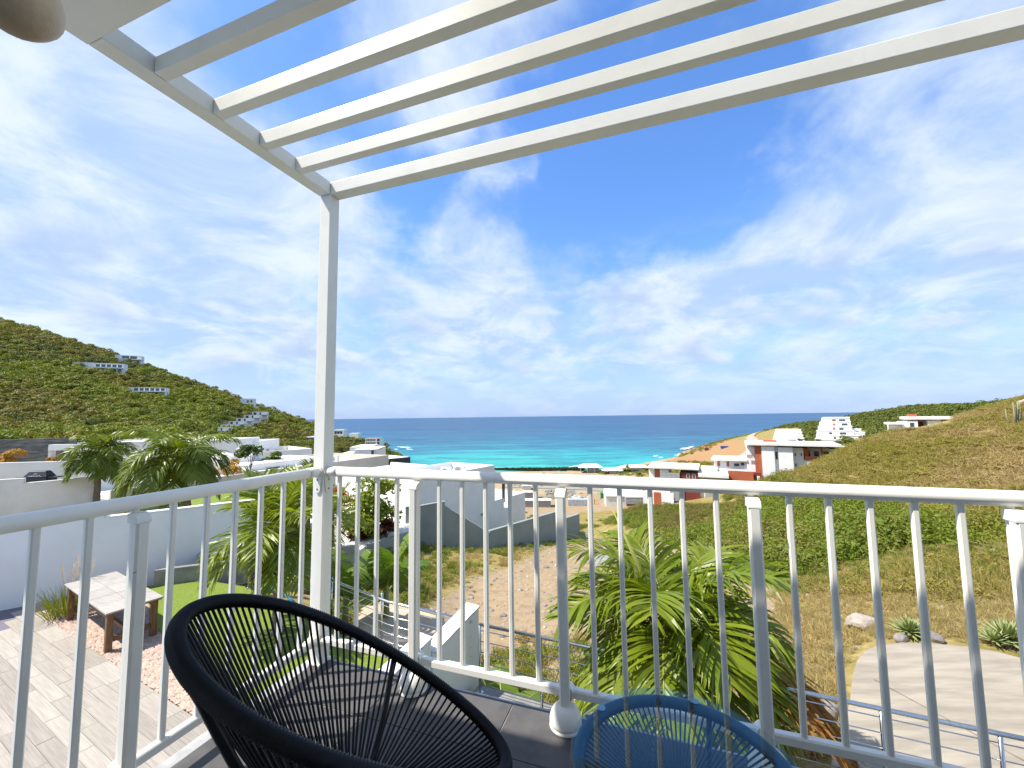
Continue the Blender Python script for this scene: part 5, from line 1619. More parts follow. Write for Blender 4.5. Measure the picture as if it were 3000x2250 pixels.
# near palm under the railing (crown seen from above)
KD = kinds_for(1.62, 46, .050, .70, L_palm2, rg, 1.7, .10, ((52, 1.5), (38, 1.9), (22, 2.1), (4, 2.0), (-16, 1.6)))
pd_top = at(1962, 1868, 5.9)
gz = tz(pd_top.x, pd_top.y)
pD, tp_ = palm('big bright green palm crown directly beyond the blue side table', Vector((pd_top.x, pd_top.y, gz)), pd_top.z - gz, KD, 28, rg, tr=.10, spear=1.75, rot0=.6)
DRY = [frond_meshes('frond', R(2), 2.25, 44, .05, .6, 1.55, 1.8, L_palmdry, rg) for _ in range(1)]
for dry_az in (-4, -14, -24, -36):
    M = Matrix.Translation(Vector((0, 0, pd_top.z - gz + .02))) @ Matrix.Rotation(R(dry_az), 4, 'Z')
    fo = link_mesh('dry_frond', DRY[0][0], pD, M); link_mesh('leaflets', DRY[0][1], fo)
    fo['label'] = 'orange brown dry hanging frond'
# garden palm behind the left balusters
KC = kinds_for(1.42, 42, .038, .56, L_palm2, rg, 1.9, .0)
pc = onz(812, 1855, ZG)
pC, tp_ = palm('garden palm on the lawn, seen through balusters left of post', pc, 1.85, KC, 22, rg, lean=(-.12, .1), tr=.085, dead=5, rot0=1.2)
# two palms of the neighbour garden
KA = kinds_for(1.62, 42, .055, .70, L_palm, rg, 2.4, -.12, ((58, 1.7), (36, 2.3), (16, 2.5), (-4, 2.3), (-26, 1.6)))
pa = at(292, 1334, 21.5)
palm('left one of two windblown palms above the white garden wall', Vector((pa.x, pa.y, -3.4)), pa.z + 3.4, KA, 22, rg, tr=.13, group='windblown palms of the neighbour garden', dead=2)
KB = kinds_for(2.1, 44, .06, .78, L_palm, rg, 2.4, -.12, ((56, 1.8), (36, 2.3), (18, 2.4), (-2, 2.3), (-22, 1.6)))
pb = at(562, 1358, 16.6)
palm('wider right hand palm of the windblown pair over the wall', Vector((pb.x, pb.y, -3.4)), pb.z + 3.4, KB, 26, rg, lean=(-.5, -.1), tr=.14, group='windblown palms of the neighbour garden', dead=3, rot0=.4)
pE = at(905, 1395, 12.6)
palm('upright young palm peeping over the rail just left of post', Vector((pE.x, pE.y, -3.9)), pE.z + 2.9, kinds_for(1.15, 26, .04, .46, L_palm, rg, .5, 0, ((82, .3), (70, .4), (58, .6), (40, .9)), 2), 12, rg, tr=.09)
pG = onz(1000, 1640, -3.9)
palm('palm fronds low beside the corner post, over white paving', Vector((pG.x - .7, pG.y + .8, -4.0)), 1.3, KC, 12, rg, tr=.08, rot0=.3)

# ---- small far palms
KF = kinds_for(2.2, 16, .16, .8, L_dark, rg, 1.5, 0, ((60, 1.3), (30, 1.8), (0, 1.6)), 2)
for lb, px, py, D in [('dark palm in front of the wide terraced house', 2345, 1297, 176), ('rounded palm left of the tallest terraced house', 2396, 1297, 180), ('palm at the right foot of the tallest terraced house', 2483, 1300, 150), ('short palm beside the dark red house bay', 2135, 1400, 104),
                      ('beach palm left of the stone cored pavilion', 1838, 1368, 320), ('beach palm behind the long cream shelter', 1905, 1366, 320), ('spreading palm thicket left of terracotta house', 1872, 1392, 200), ('young palm at the trailer end', 1962, 1480, 112), ('palm hedge end by the sea road', 2010, 1378, 300)]:
    p_ = at(px, py, D); s_ = 1.0 if D < 190 else 1.5
    g_ = tz(p_.x, p_.y); hh = max(2.0, min(p_.z - g_, 7.0)); b_ = Vector((p_.x, p_.y, p_.z - hh))
    palm(lb, b_, hh, KF, 14, rg, tr=.18, group='small palms round the bay')


def leaf_cloud(n, R_, lobes, leaf, rng, flat=.8, up=.35, long=1.6):
    """foliage mesh: many little kite leaves over the skins of several lobes"""
    mb = MB()
    ls = [(Vector(rng.normal(size=3)) * R_ * .42, R_ * rng.uniform(.42, .72)) for _ in range(lobes)]
    for i in range(n):
        c, r = ls[rng.integers(lobes)]
        d = Vector(rng.normal(size=3)).normalized()
        if d.z < -.35: d.z = -d.z
        p = c + d * r * rng.uniform(.72, 1.06); p.z *= flat
        nrm = (d + Vector(rng.normal(size=3)) * .55 + Vector((0, 0, up))).normalized()
        a = nrm.orthogonal().normalized(); a = (Matrix.Rotation(rng.uniform(0, 6.28), 3, nrm) @ a)
        b_ = nrm.cross(a); l = leaf * rng.uniform(.7, 1.35); i0 = len(mb.v)
        mb.v += [tuple(p - a * l * long * .5), tuple(p + b_ * l * .36 + nrm * l * .12), tuple(p + a * l * long * .5), tuple(p - b_ * l * .36 + nrm * l * .12)]
        mb.f.append((i0, i0 + 1, i0 + 2, i0 + 3))
    return mb


def tree(name, label, cat, base, hgt, R_, n, leaf, lm, rng, lobes=9, flat=.8, trunks=1, tr=.07, group=None, bark=None, flowers=0, fm=None, crown='crown', long=1.6):
    t = empty(name, base, label, cat, group)
    tk = MB()
    for k in range(trunks):
        a = 6.28 * k / trunks + rng.uniform(0, 1); s_ = R_ * .45 if trunks > 1 else 0
        tk.tube([(0, 0, -.2), (math.cos(a) * s_ * .4, math.sin(a) * s_ * .4, hgt * .35), (math.cos(a) * s_, math.sin(a) * s_, hgt)], [tr, tr * .8, tr * .4], 8)
    for k in range(5):
        a = rng.uniform(0, 6.28)
        tk.tube([(0, 0, hgt * .6), (math.cos(a) * R_ * .5, math.sin(a) * R_ * .5, hgt + R_ * .3)], [tr * .5, tr * .2], 6)
    link_mesh('trunk', tk.mesh('trunk', bark or M_bark, True), t)
    cl = leaf_cloud(n, R_, lobes, leaf, rng, flat, long=long).mesh(crown, lm)
    link_mesh(crown, cl, t, Matrix.Translation((0, 0, hgt + R_ * .25)))
    if flowers:
        fl = leaf_cloud(flowers, R_ * 1.05, lobes, leaf * .7, np.random.default_rng(3), flat, long=1.0).mesh('blossom', fm)
        link_mesh('blossom', fl, t, Matrix.Translation((0, 0, hgt + R_ * .27)))
    return t


fp = at(1085, 1590, 22.6)
tree('frangipani_tree', 'round glossy frangipani with white flowers by the white house', 'tree', Vector((fp.x, fp.y, -5.06)), 1.0, 1.32, 3000, .17, L_palm2, rg, 14, .85, 4, .08, flowers=110, fm=L_flower)
q = at(1050, 1600, 21.8)
tree('cordyline_bush', 'dark reddish spiky bush at the foot of the frangipani', 'shrub', Vector((q.x, q.y, -5.06)), .2, .42, 260, .28, L_darkred, rg, 5, .8, 3, .04, long=2.6)
q = at(1130, 1585, 22.2)
tree('cordyline_bush', 'dark bush between frangipani trunk and white house', 'shrub', Vector((q.x, q.y, -5.06)), .3, .42, 260, .26, L_darkred, rg, 5, .9, 3, .04, long=2.6)
q = at(990, 1440, 24)
tree('bougainvillea', 'bright crimson bougainvillea clump right of the corner post', 'shrub', Vector((q.x, q.y, q.z - 1.3)), .9, .75, 900, .11, L_boug, rg, 8, .9, 3, .04)
q = at(895, 1450, 20)
tree('bougainvillea', 'sparse red bougainvillea sprays left of the post', 'shrub', Vector((q.x, q.y, q.z - 1.3)), .9, .7, 420, .10, L_boug, rg, 9, .9, 3, .04)
q = at(735, 1330, 30)
tree('papaya_tree', 'slim papaya like tree before the long white villa', 'tree', Vector((q.x, q.y, q.z - 2.8)), 2.75, .75, 300, .24, L_frangi, rg, 7, .7, 1, .05)
q = at(790, 1350, 38)
tree('broadleaf_bush', 'broad leaved bush between the two white villas', 'shrub', Vector((q.x, q.y, q.z - 1.2)), .9, .85, 260, .34, L_frangi, rg, 6, .6, 3, .05)
q = at(672, 1365, 30)
tree('croton_bush', 'orange croton bush beside the plaster dome', 'shrub', Vector((q.x, q.y, q.z - 1.2)), .7, .75, 420, .17, L_croton, rg, 6, .9, 3, .05)
q = at(25, 1338, 28)
tree('croton_bush', 'yellow orange croton at the foot of the stacked stone wall', 'shrub', Vector((q.x, q.y, q.z - .8)), .5, .75, 420, .2, L_croton, rg, 6, .55, 3, .05)
q = at(165, 1332, 29.5)
tree('croton_bush', 'small orange shrub glimpsed under the portal beam', 'shrub', Vector((q.x, q.y, q.z - .8)), .4, .4, 160, .17, L_croton, rg, 5, .8, 3, .05)
q = at(15, 1285, 60)
tree('feathery_tree', 'yellow green feathery tree rising behind the stacked stone wall', 'tree', Vector((q.x, q.y, q.z - 5)), 3.6, 2.1, 900, .4, L_bush, rg, 9, .9, 2, .15)
q = at(530, 1290, 50)
tree('feathery_tree', 'bushy green tree behind the wider windblown palm', 'tree', Vector((q.x, q.y, q.z - 5)), 4.2, 2.6, 1500, .4, L_bush, rg, 10, .9, 2, .15)
q = at(2440, 1316, 97)
tree('planter_shrub', 'round green shrub on top of the vented planter wall', 'shrub', Vector((q.x, q.y, q.z - .6)), .4, 1.5, 500, .35, L_green, rg, 7, .55, 2, .08)
for lb, px, py, D, s_ in [('headland tree beside the corner post, darker one', 1000, 1322, 200, 5.0), ('headland tree right of the corner post, paler one', 1045, 1312, 230, 5.0), ('dark scrub tree next to the coral roofed headland house', 1130, 1312, 430, 6.5), ('rounded tree left of the coral roofed headland house', 1055, 1300, 430, 6.0), ('low dark tree on the rocky headland point', 1110, 1325, 400, 5.5)]:
    g_ = ground_hit(px, py, 100, 560)
    tree('headland_tree', lb, 'tree', Vector((g_.x, g_.y, g_.z)), s_ * .35, s_ * .8, 700, s_ * .16, L_bush, rg, 8, .75, 2, .25, 'trees on the near headland')


def banana(label, base, n, hgt, L, rng, az0=0, lm=None):
    t = empty('banana_plant', base, label, 'banana plant')
    link_mesh('stem', MB().tube([(0, 0, -.2), (0.02, 0, hgt * .5), (0, 0.02, hgt)], [.10, .08, .05], 10).mesh('stem', M_petiole, True), t)
    for i in range(n):
        a = az0 + i * 2.4; el = R(rng.uniform(35, 78)); w_ = L * .27
        mb = MB(); p = Vector((0, 0, hgt * .9)); d = Vector((math.cos(a) * math.cos(el), math.sin(a) * math.cos(el), math.sin(el))); N = 16; sd = Vector((-math.sin(a), math.cos(a), 0))
        L_ = L * rng.uniform(.8, 1.15); pts = []
        for k in range(N + 1):
            pts.append((p.copy(), d.copy())); p = p + d * (L_ / N); d = (d + Vector((0, 0, -1.5 / N * (k / N + .3)))).normalized()
        for k in range(3, N):
            ta, tb_ = k / N, (k + 1) / N
            wa = w_ * math.sin(math.pi * min(1, (ta - .12) / .9)) ** .6; wb = w_ * max(0.05, math.sin(math.pi * min(1, (tb_ - .12) / .9))) ** .6
            for sg in (-1, 1):
                gap = .86 if rng.uniform() < .45 else 1.0
                dz = -rng.uniform(.1, .4)
                p0, d0 = pts[k]; p1, d1 = pts[k + 1]
                p1 = p0.lerp(p1, gap); o_ = Vector((0, 0, dz))
                mb.poly([p0, p1, p1 + (sd * sg + o_) * wb, p0 + (sd * sg + o_) * wa])
        rb_ = MB().tube([q[0] for q in pts], [.018 * (1 - .8 * k / N) for k in range(N + 1)], 6)
        f_ = link_mesh('leaf', mb.mesh('leaf', lm or L_banana), t); link_mesh('midrib', rb_.mesh('midrib', M_spear, True), f_)
    return t


q = at(1130, 1800, 9.9)
banana('tall banana plant beyond the cable fence left of the stair parapet', Vector((q.x, q.y, -4.2)), 9, 1.5, 1.35, rg, .5)
q = at(1010, 1800, 9.6)
banana('banana plant directly right of the corner post', Vector((q.x, q.y, -4.0)), 8, 1.2, 1.2, rg, 1.4)
q = at(1470, 1980, 7.2)
banana('low banana plant right of the stair parapet behind cables', Vector((q.x, q.y, -4.9)), 9, .9, 1.2, rg, 2.2)
q = at(1620, 2060, 6.6)
banana('small banana plant beneath the near palm fronds', Vector((q.x, q.y, -4.8)), 7, .6, .95, rg, .2)


def agave(label, px, py, r, n, rng):
    p_ = ground_hit(px, py, 5, 40)
    t = empty('agave', p_, label, 'agave', 'agaves beside the concrete pad')
    for i in range(n):
        q = i / n; a = i * 2.399; el = R(78 - 80 * q + rng.uniform(-6, 6)); L_ = r * rng.uniform(.85, 1.1) * (.75 + .35 * q)
        mb = MB(); d = Vector((math.cos(a) * math.cos(el), math.sin(a) * math.cos(el), math.sin(el))); sd = Vector((-math.sin(a), math.cos(a), 0)); up = d.cross(sd) * -1
        w_ = r * .085
        b0, b1, b2 = d * .03, d * L_ * .45, d * L_
        mb.poly([b0 - sd * w_ * .7, b1 - sd * w_ + up * w_ * .3, b1 - up * w_ * .2, b0 - up * w_ * .2]); mb.poly([b0 - up * w_ * .2, b1 - up * w_ * .2, b1 + sd * w_ + up * w_ * .3, b0 + sd * w_ * .7])
        mb.poly([b1 - sd * w_ + up * w_ * .3, b2, b1 - up * w_ * .2]); mb.poly([b1 - up * w_ * .2, b2, b1 + sd * w_ + up * w_ * .3])
        link_mesh('leaf', mb.mesh('leaf', L_agave), t, Matrix.Translation((0, 0, .12)))
    return t


agave('spiky striped agave at the top edge of the pad, between two rocks', 2668, 1868, .46, 64, rg)
agave('sprawling yellow green agave near the right frame edge', 2955, 1890, .56, 70, rg)
agave('half hidden agave low beside the right hand one', 2915, 1893, .36, 44, rg)
# candelabra cactus on the crest
M_cactus = mat('cactus_skin', (0.20, 0.20, 0.09), 0.7, (0.27, 0.25, 0.13), 3)
cc = ground_hit(2975, 1245, 30, 110)
ct = empty('candelabra_cactus', cc, 'tall pale candelabra cactus on the right hand crest', 'cactus')
for k, (dx_, dz_) in enumerate([(0, 2.6), (.35, 2.2), (.7, 2.7), (1.1, 1.9), (-.4, 1.8)]):
    MB().tube([cc + Vector((dx_ * .3, 0, -.3)), cc + Vector((dx_, .1 * k, dz_ * .4)), cc + Vector((dx_ * 1.15, .1 * k, dz_))], [.075, .08, .05], 7).build('arm', M_cactus, ct, smooth=True)

# ornamental grass by the table
og = empty('fountain_grass', (-10.05, 9.45, ZG), 'feathery fountain grass with pink plumes at the table end', 'grass')
mb = MB()
for i in range(420):
    a = rg.uniform(0, 6.28); r_ = rg.uniform(0, .32); e_ = R(rg.uniform(52, 86))
    bent_strip(mb, (-10.05 + math.cos(a) * r_, 9.42 + math.sin(a) * r_, ZG - .03), (math.cos(a) * math.cos(e_), math.sin(a) * math.cos(e_), math.sin(e_)), Vector((rg.normal(), rg.normal(), .3)).normalized(), rg.uniform(.35, .8), .012, 4, .9)
mb.build('blades', L_weed, og)
for i, (dx_, dy_, hh) in enumerate([(.05, .1, 1.15), (.25, .0, 1.25), (-.3, .1, .95), (.35, .15, 1.05), (.12, -.05, 1.05)]):
    p0 = Vector((-10.05 + dx_ * .4, 9.42 + dy_, ZG)); p1 = Vector((-10.05 + dx_, 9.42 + dy_, ZG + hh))
    s_ = MB(); s_.tube([p0, p1], [.004, .003], 5)
    for k in range(60):
        t_ = rg.uniform(.68, 1.05); a = rg.uniform(0, 6.28)
        bent_strip(s_, p0.lerp(p1, t_), (math.cos(a) * .8, math.sin(a) * .8, 1.0), Vector((0, 0, 1)), .09, .006, 2, 1.5)
    s_.build('plume', L_plume, og)

# ------------------------------------------------------------------ mass vegetation (nobody could count it)
def proto_coll(name, meshes):
    c = bpy.data.collections.new(name)
    for i, me in enumerate(meshes):
        o = bpy.data.objects.new('%s_%02d' % (name, i), me); c.objects.link(o)
    return c


def scatter(name, pts, scl, coll, seed):
    rg_ = np.random.default_rng(seed); n = len(pts)
    me = bpy.data.meshes.new(name); me.from_pydata([tuple(p) for p in pts], [], [])
    a = me.attributes.new('spin', 'FLOAT_VECTOR', 'POINT'); rot = np.zeros((n, 3)); rot[:, 2] = rg_.uniform(0, 6.28, n); rot[:, :2] = rg_.normal(0, .12, (n, 2)); a.data.foreach_set('vector', rot.ravel())
    a = me.attributes.new('size', 'FLOAT_VECTOR', 'POINT'); a.data.foreach_set('vector', np.asarray(scl, float).ravel())
    a = me.attributes.new('which', 'INT', 'POINT'); a.data.foreach_set('value', rg_.integers(0, len(coll.objects), n).astype(np.int32))
    o = link_mesh(name, me)
    ng = bpy.data.node_groups.new(name, 'GeometryNodeTree')
    ng.interface.new_socket('Geometry', in_out='INPUT', socket_type='NodeSocketGeometry'); ng.interface.new_socket('Geometry', in_out='OUTPUT', socket_type='NodeSocketGeometry')
    gi = ng.nodes.new('NodeGroupInput'); go_ = ng.nodes.new('NodeGroupOutput'); ip = ng.nodes.new('GeometryNodeInstanceOnPoints'); ci = ng.nodes.new('GeometryNodeCollectionInfo')
    ci.inputs['Collection'].default_value = coll; ci.inputs['Separate Children'].default_value = True; ci.inputs['Reset Children'].default_value = True
    ip.inputs['Pick Instance'].default_value = True

    def na(nm, ty):
        q_ = ng.nodes.new('GeometryNodeInputNamedAttribute'); q_.data_type = ty; q_.inputs['Name'].default_value = nm; return q_.outputs['Attribute']
    L_ = ng.links.new
    L_(gi.outputs[0], ip.inputs['Points']); L_(ci.outputs[0], ip.inputs['Instance']); L_(na('which', 'INT'), ip.inputs['Instance Index'])
    L_(na('spin', 'FLOAT_VECTOR'), ip.inputs['Rotation']); L_(na('size', 'FLOAT_VECTOR'), ip.inputs['Scale']); L_(ip.outputs[0], go_.inputs[0])
    md = o.modifiers.new('scatter', 'NODES'); md.node_group = ng
    return tag(o, kind='stuff')


def grow(n, x0, x1, d0, d1, seed, poly=None, inv=None, zmin=None, power=1.0, extra=None):
    """random ground points in a sector of the place; poly/inv: stand-limits in survey coordinates"""
    rg_ = np.random.default_rng(seed)
    px = rg_.uniform(x0, x1, n); D = (d0 ** power + (d1 ** power - d0 ** power) * rg_.uniform(0, 1, n)) ** (1 / power)
    X = (px - 1500) / FPX * D; Y = D
    Zz = terrain(X, Y); sx, sy = survey(X, Y, Zz)
    ok = np.ones(n, bool)
    if poly is not None: ok &= polymask(sx, sy, poly)
    for pl in (inv or []): ok &= ~polymask(sx, sy, pl)
    if zmin is not None: ok &= Zz > zmin
    if extra is not None: ok &= extra(X, Y, Zz, sx, sy)
    return np.stack([X, Y, Zz], -1)[ok]


def sizes(n, a, b, seed, zf=1.0):
    s_ = np.random.default_rng(seed).uniform(a, b, n); return np.stack([s_, s_, s_ * zf], -1)


HOUSE_PX = [[(222, 1062), (335, 1068), (335, 1092), (222, 1092)], [(335, 1043), (400, 1043), (400, 1066), (335, 1066)], [(352, 1137), (465, 1137), (465, 1162), (352, 1162)], [(640, 1232), (775, 1218), (785, 1240), (660, 1272), (622, 1272)], [(703, 1168), (745, 1168), (745, 1197), (703, 1197)],
            [(1066, 1284), (1122, 1284), (1122, 1308), (1066, 1308)]]
FAR = proto_coll('far_bush', [leaf_cloud(420, 1.0, 6, .155, rg, .6).mesh('far_bush', L_hill) for _ in range(6)])
pts = grow(9500, -520, 930, 95, 560, 31, inv=HOUSE_PX, zmin=-44, power=2.0, extra=lambda X, Y, Zz, sx, sy: (Y > 100 + (sx > 560) * 40) | (Zz > 0))
FARD = proto_coll('far_dark_bush', [leaf_cloud(420, 1.0, 6, .155, rg, .62).mesh('far_dark_bush', L_dark) for _ in range(3)])
gully = (fbm(pts[:, 0] * 1.6, pts[:, 1] * .6, .022, 17) + np.random.default_rng(5).normal(0, .22, len(pts))) > .22
dk = pts[gully]; pts = pts[~gully]
scatter('hill_dark_scrub', dk, sizes(len(dk), 1.6, 4.4, 21, .9) * (0.8 + 0.0016 * dk[:, 1:2]), FARD, 60)
scatter('hill_scrub', pts, sizes(len(pts), 1.5, 4.6, 1, 1.0) * (0.8 + 0.0016 * pts[:, 1:2]), FAR, 41)
DARKC = proto_coll('headland_bush', [leaf_cloud(150, 1.0, 6, .26, rg, .7).mesh('headland_bush', L_dark) for _ in range(4)])
pts = grow(9000, 2150, 3500, 150, 480, 32, zmin=-36, power=1.6, inv=[[(2250, 1255), (2345, 1255), (2345, 1305), (2250, 1305)], [(2398, 1224), (2484, 1224), (2484, 1302), (2398, 1302)], [(2488, 1260), (2542, 1260), (2542, 1302), (2488, 1302)]], extra=lambda X, Y, Zz, sx, sy: ~((sx < 2330) & (sy > 1262)) & ~polymask(sx, sy, [(2150, 1360), (2195, 1270), (2235, 1262), (2235, 1320)]))
scatter('headland_scrub', pts, sizes(len(pts), 1.2, 3.4, 2, .75), DARKC, 42)
pts = grow(2600, 930, 1190, 190, 520, 33, zmin=-44.2, inv=HOUSE_PX, power=1.5)
pts2 = grow(3000, 1720, 2300, 240, 470, 36, zmin=-43.6, extra=lambda X, Y, Zz, sx, sy: fbm(X, Y, .02, 9) > .12)
pts = np.concatenate([pts, pts2]); scatter('shore_scrub', pts, sizes(len(pts), .8, 2.6, 3, .7), FAR, 43)
# beach hedge
hp_ = [hd.lerp(hd2, k / 150) + Vector((random.uniform(-.6, .6), random.uniform(-1, 1), 1.0)) for k in range(151)]
HED = proto_coll('hedge_bush', [leaf_cloud(140, 1.0, 6, .3, rg, .9).mesh('hedge_bush', M_hedge) for _ in range(3)])
scatter('beach_hedge', [tuple(p_) for p_ in hp_] * 2, sizes(302, 1.4, 2.0, 4, 1.1), HED, 44)

# mid-distance and near slope
LOT = [(1180, 1900), (1235, 1780), (1330, 1705), (1420, 1670), (1500, 1640), (1640, 1570), (1720, 1545), (1800, 1530), (1990, 1590), (2080, 1640), (2200, 1650), (2290, 1760), (2300, 1850), (2440, 1950), (2400, 2250), (1100, 2250)]
PADX = [(2395, 2300), (2445, 2130), (2478, 1980), (2498, 1928), (2535, 1897), (2640, 1873), (2830, 1885), (3010, 1924), (3500, 2290)]
YARD = [(1500, 1395), (1890, 1395), (1985, 1430), (1985, 1486), (1700, 1492), (1560, 1500), (1490, 1500)]
BUSHM = [leaf_cloud(900, 1.0, 10, .088, rg, .62).mesh('bush', L_bush) for _ in range(5)]
GREENM = [leaf_cloud(1500, 1.0, 12, .060, rg, .7).mesh('green_bush', L_green) for _ in range(4)]
DRYM = [leaf_cloud(420, 1.0, 9, .10, rg, .55, long=3.0).mesh('dry_bush', L_dry) for _ in range(5)]
BUSH = proto_coll('bush', BUSHM); GREEN = proto_coll('green_bush', GREENM); DRY_ = proto_coll('dry_bush', DRYM)
HOUSES_R = [[(1890, 1360), (2125, 1360), (2125, 1470), (1890, 1470)], [(2130, 1370), (2235, 1370), (2235, 1425), (2130, 1425)]]
# thick green thicket across the middle
THICK = [(1690, 1500), (1790, 1488), (2000, 1490), (2300, 1425), (2420, 1440), (2620, 1480), (3010, 1500), (3010, 1640), (2720, 1600), (2500, 1640), (2330, 1700), (2140, 1650), (2030, 1580), (1850, 1545), (1720, 1535)]
pts = grow(3800, 1600, 3200, 15, 62, 34, poly=THICK, inv=[LOT], power=1.6, extra=lambda X, Y, Zz, sx, sy: (sx < 2400) | (fbm(X, Y, .25, 22) > (sx - 2400) / 900.0 - .25))
scatter('thicket', pts, sizes(len(pts), .5, 1.75, 5, .95), BUSH, 45)
pts = grow(800, 1900, 3100, 15, 40, 35, poly=[(2180, 1480), (2330, 1440), (2700, 1520), (3010, 1540), (3010, 1600), (2700, 1590), (2480, 1620), (2350, 1690), (2190, 1620), (2100, 1560)], inv=[LOT], power=1.6)
scatter('green_thicket', pts, sizes(len(pts), .6, 1.6, 6, .85), GREEN, 46)
# dry scrub slope rising to the right
OLIVE = []
for k in range(4):
    mb = MB()
    for i in range(150):
        a = rg.uniform(0, 6.28); r_ = abs(rg.normal(0, .55)); e_ = R(rg.uniform(25, 85)); b_ = rg.uniform(0, 6.28)
        bent_strip(mb, (math.cos(a) * r_, math.sin(a) * r_, -.05), (math.cos(b_) * math.cos(e_), math.sin(b_) * math.cos(e_), math.sin(e_)), Vector((rg.normal(), rg.normal(), .3)).normalized(), rg.uniform(.4, 1.0), .05, 3, 1.2)
    OLIVE.append(mb.mesh('scrub_grass', L_dry))
DRY_ = proto_coll('dry_mix', DRYM[:2] + OLIVE)
pts = grow(11000, 2150, 3600, 17, 105, 37, inv=[LOT, PADX] + HOUSES_R, power=1.5, extra=lambda X, Y, Zz, sx, sy: (sy < 1560) & ~polymask(sx, sy, [(2596, 1205), (2810, 1205), (2810, 1240), (2740, 1256), (2596, 1268)]))
scatter('dry_scrub', pts, sizes(len(pts), .45, 1.05, 7, .75), DRY_, 47)
pts = grow(1500, 2150, 3600, 25, 115, 38, inv=[LOT, PADX] + HOUSES_R, power=1.5, extra=lambda X, Y, Zz, sx, sy: (sy < 1450) & (fbm(X, Y, .09, 5) > .18) & ~polymask(sx, sy, [(2596, 1205), (2810, 1205), (2810, 1240), (2740, 1256), (2596, 1268)]))
scatter('slope_bushes', pts, sizes(len(pts), .7, 1.6, 8, .7), BUSH, 48)
# valley between lot and yard, and left below the white house
pts = grow(5200, 1300, 2300, 34, 150, 39, inv=[LOT, YARD] + HOUSES_R, power=1.3, extra=lambda X, Y, Zz, sx, sy: (sy < 1600) & ~polymask(sx, sy, [(1840, 1350), (2130, 1350), (2130, 1480), (1840, 1480)]) & ~((Y < 44) & (sx < 1700)))
scatter('valley_scrub', pts, sizes(len(pts), .7, 1.7, 9, .75), BUSH, 49)
pts = grow(1200, 1300, 1900, 150, 330, 50, zmin=-44, inv=[YARD], extra=lambda X, Y, Zz, sx, sy: fbm(X, Y, .03, 4) > .35)
scatter('beach_plain_scrub', pts, sizes(len(pts), .7, 1.6, 10, .5), FAR, 50)
pts = grow(3200, 1640, 2010, 30, 170, 63, inv=[LOT], extra=lambda X, Y, Zz, sx, sy: (sy > 1484))
scatter('slope_foot_bushes', pts, sizes(len(pts), .7, 1.7, 31, .9), BUSH, 63)
pts = grow(3000, 1650, 2150, 150, 360, 64, poly=[(1700, 1384), (1760, 1366), (1960, 1352), (2060, 1352), (2130, 1372), (2010, 1400), (1800, 1392)], zmin=-44)
scatter('beach_edge_scrub', pts, sizes(len(pts), .8, 2.1, 32, .8), FAR, 64)
pts = grow(1500, 1440, 1990, 120, 335, 65, zmin=-44, extra=lambda X, Y, Zz, sx, sy: (fbm(X, Y, .05, 14) > .2) & ~((sx > 1640) & (sy > 1436) & (sy < 1486)))
scatter('yard_scrub', pts, sizes(len(pts), .6, 1.7, 33, .6), FAR, 65)
# near ground: straw, weeds, small bushes
TUFT = []
for k in range(5):
    mb = MB()
    for i in range(70):
        a = rg.uniform(0, 6.28); r_ = abs(rg.normal(0, .35)); e_ = R(rg.uniform(35, 88)); b_ = rg.uniform(0, 6.28)
        bent_strip(mb, (math.cos(a) * r_, math.sin(a) * r_, -.05), (math.cos(b_) * math.cos(e_), math.sin(b_) * math.cos(e_), math.sin(e_)), Vector((rg.normal(), rg.normal(), .3)).normalized(), rg.uniform(.35, 1.0), .045, 3, 1.0)
    TUFT.append(mb)
STRAW = proto_coll('straw_tuft', [t_.mesh('straw_tuft', L_straw) for t_ in TUFT[:4]])
WEED = proto_coll('weed_tuft', [t_.mesh('weed_tuft', L_weed) for t_ in TUFT[:3]] + [leaf_cloud(260, .7, 6, .11, rg, .6).mesh('weed_bush', L_weed) for _ in range(3)])
SLOPE = [(2300, 1680), (2480, 1630), (2720, 1590), (3020, 1600), (3200, 1900), (3020, 1905), (2800, 1880), (2640, 1870), (2540, 1890), (2480, 1950), (2400, 2200), (2250, 2250), (2230, 1900)]
pts = grow(9000, 2150, 3300, 6, 24, 51, poly=SLOPE, inv=[PADX], power=1.4)
scatter('straw_grass', pts, sizes(len(pts), .10, .34, 11, .8), STRAW, 51)
pts = grow(3400, 2150, 3300, 9, 26, 52, poly=SLOPE, inv=[PADX], power=1.4, extra=lambda X, Y, Zz, sx, sy: (fbm(X, Y, .5, 3) > .0) & (sy < 1800))
scatter('slope_weeds', pts, sizes(len(pts), .18, .5, 12, .8), WEED, 52)
pts = grow(1500, 2150, 3300, 10, 26, 53, poly=SLOPE, inv=[PADX], power=1.4, extra=lambda X, Y, Zz, sx, sy: (fbm(X, Y, .4, 8) > .1) & (sy < 1760))
scatter('slope_dry_bushes', pts, sizes(len(pts), .25, .6, 13, .8), DRY_, 53)
WEEDS_L = [(1070, 1640), (1100, 1600), (1200, 1560), (1240, 1585), (1440, 1605), (1560, 1560), (1690, 1575), (1690, 1590), (1540, 1610), (1420, 1655), (1330, 1690), (1260, 1750), (1200, 1790), (1060, 1760)]
pts = grow(3000, 980, 1800, 12, 33, 54, poly=WEEDS_L, power=1.3, extra=lambda X, Y, Zz, sx, sy: fbm(X, Y, .45, 6) > -.25)
scatter('lot_weeds', pts, sizes(len(pts), .22, .55, 14, .8), WEED, 54)
pts = grow(2200, 980, 1800, 10, 33, 55, poly=[(1060, 1660), (1240, 1600), (1460, 1600), (1640, 1585), (1500, 1650), (1400, 1690), (1290, 1730), (1220, 1850), (1050, 1850)], power=1.3, extra=lambda X, Y, Zz, sx, sy: fbm(X, Y, .5, 7) > .0)
